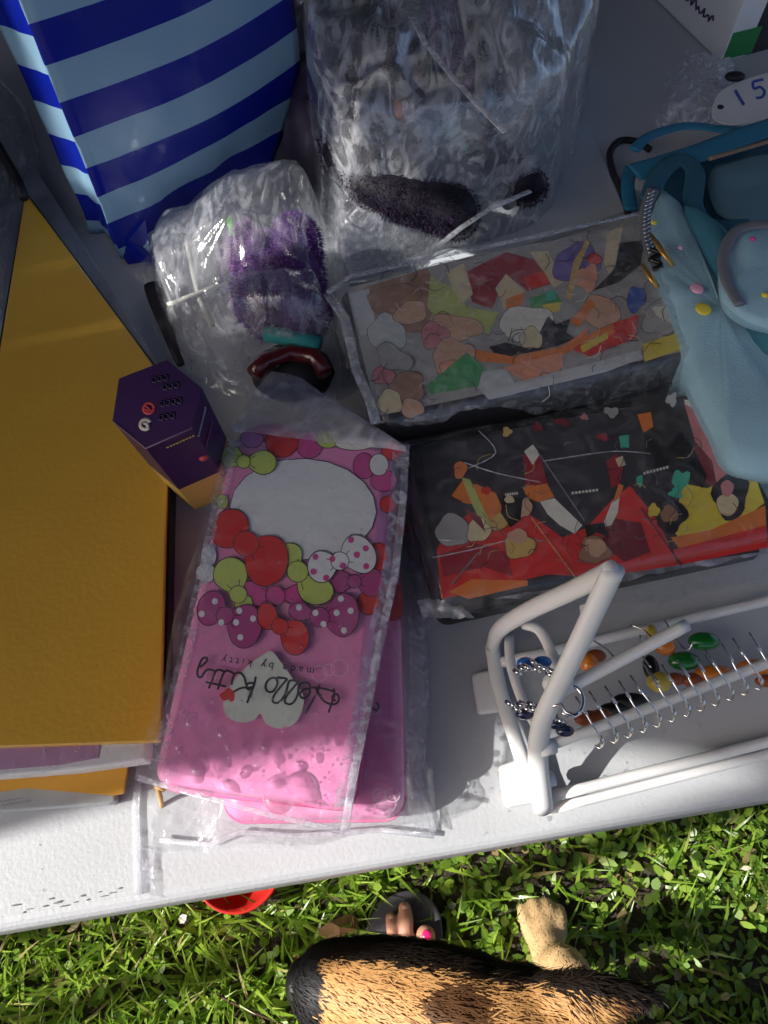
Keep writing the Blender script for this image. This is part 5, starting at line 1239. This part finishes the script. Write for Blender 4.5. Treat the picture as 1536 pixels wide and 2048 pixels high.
# other leg, a step back
rx = -0.20
limb(b, [px0(rx, -0.25, 0.05, 0.02), px0(rx, -0.32, 0.06, 0.03), px0(rx+0.01, -0.40, 0.075, 0.034), px0(rx+0.01, -0.42, 0.055, 0.028)])
limb(b, [px0(rx+0.01, -0.40, 0.075, 0.036), px0(rx+0.01, -0.40, 0.14, 0.036), px0(rx+0.01, -0.39, 0.30, 0.054), px0(rx+0.02, -0.33, 0.46, 0.058), px0(rx+0.03, -0.27, 0.75, 0.078)])
limb(b, [px0(-0.02, -0.24, 0.75, 0.08), px0(-0.1, -0.26, 0.85, 0.10), px0(rx+0.03, -0.27, 0.75, 0.08)])
organic('skin', b, M['skin'], ps, 0.0028, 4)
for dx, dy, z, r, m in ((0.005, -0.012, 0.0585, (0.0068, 0.0075, 0.0032), 'nail'), (-0.0235, 0.020, 0.0480, (0.0048, 0.0050, 0.0026), 'nail_bare'), (-0.0425, 0.008, 0.0470, (0.0042, 0.0045, 0.0024), 'nail_bare')):
    b = MB(); b.ball((toe.x+dx, toe.y+dy, z), r, 12, 8); b.build('toenail', M[m], ps, True)
b = MB(); limb(b, [px0(-0.1, -0.26, 0.72, 0.15), px0(-0.1, -0.27, 0.86, 0.15), px0(-0.1, -0.27, 1.0, 0.14)], 18); b.build('shorts', M['denim'], ps, True)
def sandal(ox, oy, lab):
    s_ = empty('sandal', (toe.x+ox-0.02, toe.y+oy-0.1, 0)); tag(s_, lab, 'sandal', 'dark grey sandals')
    out = smooth_closed([(toe.x+ox+x, toe.y+oy+y) for x, y in ((0.028, 0.0), (0.014, 0.030), (-0.016, 0.042), (-0.048, 0.032), (-0.074, 0.004), (-0.084, -0.05), (-0.074, -0.13), (-0.066, -0.22), (-0.03, -0.252), (0.008, -0.22), (0.016, -0.14), (0.026, -0.06))], 5)
    b = MB(); b.prism(ccw(out), 0.008, 0.030); bevel(b.build('sole', M['sandal'], s_), 0.003, 2)
    b = MB(); b.tube([Vector(p) for p in smooth_open([(toe.x+ox+0.028, toe.y+oy-0.10, 0.03), (toe.x+ox+0.012, toe.y+oy-0.10, 0.078), (toe.x+ox-0.025, toe.y+oy-0.10, 0.094), (toe.x+ox-0.062, toe.y+oy-0.10, 0.080), (toe.x+ox-0.084, toe.y+oy-0.10, 0.03)], 5)], 0.028, 10, flat=0.12); b.build('strap', M['sandal'], s_, True)
sandal(0, 0, 'dark grey sandal under the foot with pink toenails')
sandal(rx+0.03, -0.21, 'dark grey sandal under the rear foot')

# red bowl under the table edge
rb = empty('red_bowl', at(478, 1735, 0)); tag(rb, 'red plastic bowl on the grass under the table edge', 'bowl')
cb_ = at(478, 1728, 0.045); b = MB(); V = []; n = 40; prof = [(0.026, 0.004), (0.040, 0.012), (0.052, 0.03), (0.059, 0.05), (0.062, 0.051), (0.063, 0.047), (0.056, 0.028), (0.044, 0.008), (0.026, 0.0)]
for r_, z in prof: V += [(cb_.x+r_*math.cos(2*math.pi*i/n), cb_.y+r_*math.sin(2*math.pi*i/n), z+0.006) for i in range(n)]
Fc = [(k*n+i, k*n+(i+1) % n, (k+1)*n+(i+1) % n, (k+1)*n+i) for k in range(len(prof)-1) for i in range(n)]+[tuple(range(n)), tuple((len(prof)-1)*n+n-1-i for i in range(n))]
mk('bowl', V, Fc, M['red_plastic'], rb, True)

# dry leaf, twig
lf = [at(u, v, 0.035) for u, v in ((636, 1860), (660, 1842), (700, 1828), (718, 1838), (712, 1858), (680, 1872), (650, 1878))]; lf = [p+Vector((0, 0, 0.008*math.sin(i*1.7))) for i, p in enumerate(lf)]; c_ = sum(lf, Vector())/7+Vector((0, 0, 0.01))
b = MB(); b.add(lf+[c_], [(i, (i+1) % 7, 7) for i in range(7)]); o = b.build('dry_leaf', pm('dry_leaf', (0.30, 0.17, 0.06), 0.7, var=0.4, vscale=60)); tag(o, 'curled dry brown leaf on the grass beside the dog muzzle', 'leaf'); o.modifiers.new('s', 'SOLIDIFY').thickness = 0.0008
b = MB(); b.tube([at(u, v, 0.03) for u, v in ((425, 1985), (455, 2000), (500, 2022), (560, 2046), (600, 2070))], [0.0012, 0.0016, 0.0018, 0.0014, 0.001], 7); tag(b.build('twig', pm('twig_bark', (0.07, 0.03, 0.022), 0.8), None, True), 'thin dark red-brown twig lying in the grass', 'twig')

# ------------------------------------------------------------------ dog
dg_ = empty('dog', (0.27, -0.3, 0)); tag(dg_, 'black and tan dog with its head turned along the table edge', 'dog')
b = MB()
limb(b, [(-0.040, -0.056, 0.520, 0.034), (-0.012, -0.060, 0.528, 0.040), (0.025, -0.068, 0.540, 0.046), (0.06, -0.080, 0.55, 0.052)])        # muzzle
b.ball((0.092, -0.094, 0.560), (0.066, 0.058, 0.054), 18, 12)                                                                              # skull
b.ball((0.055, -0.086, 0.525), (0.055, 0.050, 0.040), 16, 10)                                                                              # cheeks
b.ball((0.048, -0.080, 0.574), (0.028, 0.034, 0.018), 14, 9)                                                                               # brow
limb(b, [(0.10, -0.105, 0.55, 0.058), (0.15, -0.145, 0.525, 0.066), (0.20, -0.19, 0.49, 0.080), (0.25, -0.25, 0.455, 0.105)])              # neck
limb(b, [(0.24, -0.22, 0.43, 0.10), (0.275, -0.34, 0.42, 0.122), (0.31, -0.50, 0.435, 0.112), (0.345, -0.68, 0.46, 0.095), (0.37, -0.80, 0.46, 0.085)])   # trunk
b.ball((0.225, -0.155, 0.39), (0.075, 0.06, 0.085), 16, 10)                                                                                # fore-chest
def fore(px_, py, sx, sy):
    limb(b, [(sx, sy, 0.40, 0.052), (sx, sy-0.03, 0.29, 0.036), (px_+0.004, py-0.075, 0.17, 0.025), (px_+0.003, py-0.070, 0.075, 0.023), (px_, py-0.045, 0.042, 0.024), (px_-0.001, py-0.028, 0.034, 0.020)])
    for k in (-1.5, -0.5, 0.5, 1.5):
        limb(b, [(px_+k*0.0120, py-0.035, 0.040, 0.012), (px_+k*0.0158, py-0.006-abs(k)*0.006, 0.034, 0.0108), (px_+k*0.0168, py+0.008-abs(k)*0.008, 0.024, 0.0092)], 10)
pw1 = at(1082, 1812, 0.03); pw2 = at(1003, 1938, 0.03)
fore(pw1.x, pw1.y, 0.262, -0.20); fore(pw2.x, pw2.y, 0.185, -0.22)
for hx_, hy in ((0.44, -0.72), (0.30, -0.76)):       # hind legs: thigh, knee forward, hock back, shank, paw
    limb(b, [(hx_-0.02, hy, 0.42, 0.085), (hx_, hy+0.10, 0.30, 0.055), (hx_, hy-0.10, 0.17, 0.026), (hx_, hy-0.05, 0.05, 0.022), (hx_, hy, 0.03, 0.024)])
limb(b, [(0.37, -0.86, 0.46, 0.04), (0.40, -1.0, 0.36, 0.04), (0.42, -1.08, 0.24, 0.03), (0.42, -1.12, 0.16, 0.012)])                       # tail
for ex, ey, q in ((0.115, -0.058, 1), (0.128, -0.138, -1)):                                                                                # ears laid back
    b.ball((ex+0.02, ey, 0.592), (0.036, 0.016, 0.022), 12, 8)
    limb(b, [(ex, ey, 0.59, 0.018), (ex+0.03, ey+0.004*q, 0.606, 0.014), (ex+0.065, ey+0.006*q, 0.612, 0.005)], 10)
def dogcol(p):
    x, y, z = p
    n = fbm(x*14, y*14, z*14)*0.6
    tan = np.array((0.50, 0.27, 0.10)); blk = np.array((0.017, 0.012, 0.009)); cream = np.array((0.62, 0.42, 0.21)); brn = np.array((0.13, 0.06, 0.025))
    if z < 0.22 and x < 0.29 and y > -0.45: return cream*(1+n*0.4)                    # fore legs
    if x < 0.17+0.03*n and y > -0.19 and z > 0.44:                                          # head
        s_ = y+0.037+0.12*max(0, x)+0.006*n                                           # dark stripe on the table side
        if x < -0.050+0.010*n: return np.array((0.022, 0.021, 0.023))
        if s_ > 0: return blk*1.4
        e = math.hypot((x-0.048)*0.6, y+0.062)
        if e < 0.013+0.008*n: return brn*0.8
        if x > 0.150+0.03*n: return brn*1.3
        return tan*(1.05+n*0.5)
    if z < 0.34+0.05*n: return tan*(0.9+n*0.4)
    if x < 0.20 and y > -0.25 and y < -0.11 and n > 0.0: return brn*1.4
    return blk*(1.2+n)
DM = attr_mat('dog_skin', 0.6); FM = attr_mat('dog_fur', 0.5, spec=0.22)
dskin = organic('body', b, DM, dg_, 0.0042, 6)
me = dskin.data; nv = len(me.vertices)
a = me.attributes.new('tint', 'FLOAT_COLOR', 'POINT'); cols = np.ones((nv, 4)); cols[:, :3] = [np.clip(dogcol(v.co)*0.9, 0.004, 1) for v in me.vertices]; a.data.foreach_set('color', cols.reshape(-1))
rg = np.random.default_rng(4); cen = np.array([p.center[:] for p in me.polygons]); nor = np.array([p.normal[:] for p in me.polygons]); ar = np.array([p.area for p in me.polygons])
wgt = ar*np.where(cen[:, 1] > -0.36, 1.0, 0.10)*np.where((cen[:, 0] < 0.14) & (cen[:, 2] > 0.44), 4.0, 1.0); NF = 220000
pick = rg.choice(len(cen), NF, p=wgt/wgt.sum()); rad = np.sqrt(ar[pick])[:, None]
p = cen[pick]+rg.normal(size=(NF, 3))*rad*0.35; n_ = nor[pick]
flow = np.tile(np.array([[0.75, -0.5, -0.25]]), (NF, 1)); hd = (p[:, 0] < 0.12) & (p[:, 2] > 0.44); flow[hd] = (0.93, -0.22, 0.06); lg = (p[:, 2] < 0.3); flow[lg] = (0, 0.15, -1.0)
flow = flow+rg.normal(size=(NF, 3))*0.22; flow -= n_*(flow*n_).sum(1)[:, None]; flow /= np.linalg.norm(flow, axis=1)[:, None]+1e-9
ln = np.where(hd, 0.012, 0.013)*rg.uniform(0.6, 1.3, NF); ln[hd & (p[:, 0] < -0.01)] *= 0.55; ln[lg] = 0.004*rg.uniform(0.6, 1.2, lg.sum())
dr = flow*0.97+n_*np.where(hd, 0.05, 0.16)[:, None]; sd2 = np.cross(flow, n_); sd2 /= np.linalg.norm(sd2, axis=1)[:, None]+1e-9; sd2 *= np.where(hd | lg, 0.00048, 0.00055)[:, None]
p = p-n_*0.001; tip = p+dr*ln[:, None]-n_*(0.12*ln)[:, None]; mid = p+dr*(ln*0.55)[:, None]
co = np.stack([p-sd2, p+sd2, mid-sd2*0.8, mid+sd2*0.8, tip-sd2*0.15, tip+sd2*0.15], 1)
tint = np.clip(np.array([dogcol(q) for q in p+rg.normal(size=(NF, 3))*0.002])*rg.uniform(0.86, 1.16, NF)[:, None], 0.003, 1)
fu = numpy_mesh('fur', co, 2, FM, tint, 'tint'); fu['kind'] = 'stuff'; fu.parent = dg_; fu.matrix_parent_inverse = world(dg_).inverted()
b = MB(); b.ball((-0.064, -0.054, 0.520), (0.013, 0.019, 0.016), 16, 10); b.build('nose', pm('wet_nose', (0.012, 0.012, 0.014), 0.3, coat=0.6, bump=0.4, bscale=600), dg_, True)
for ex, ey in ((0.056, -0.050), (0.050, -0.112)):
    b = MB(); b.ball((ex, ey, 0.578), (0.010, 0.009, 0.009), 14, 10); b.build('eye', pm('dark_eye', (0.02, 0.008, 0.004), 0.05, coat=1.0), dg_, True)
for pw in (pw1, pw2):
    for k in (-1.5, -0.5, 0.5, 1.5):
        b = MB(); b.tube([(pw.x+k*0.0168, pw.y+0.013-abs(k)*0.008, 0.026), (pw.x+k*0.0170, pw.y+0.022-abs(k)*0.008, 0.018)], [0.0030, 0.0012], 7); b.build('claw', M['black'], dg_, True)
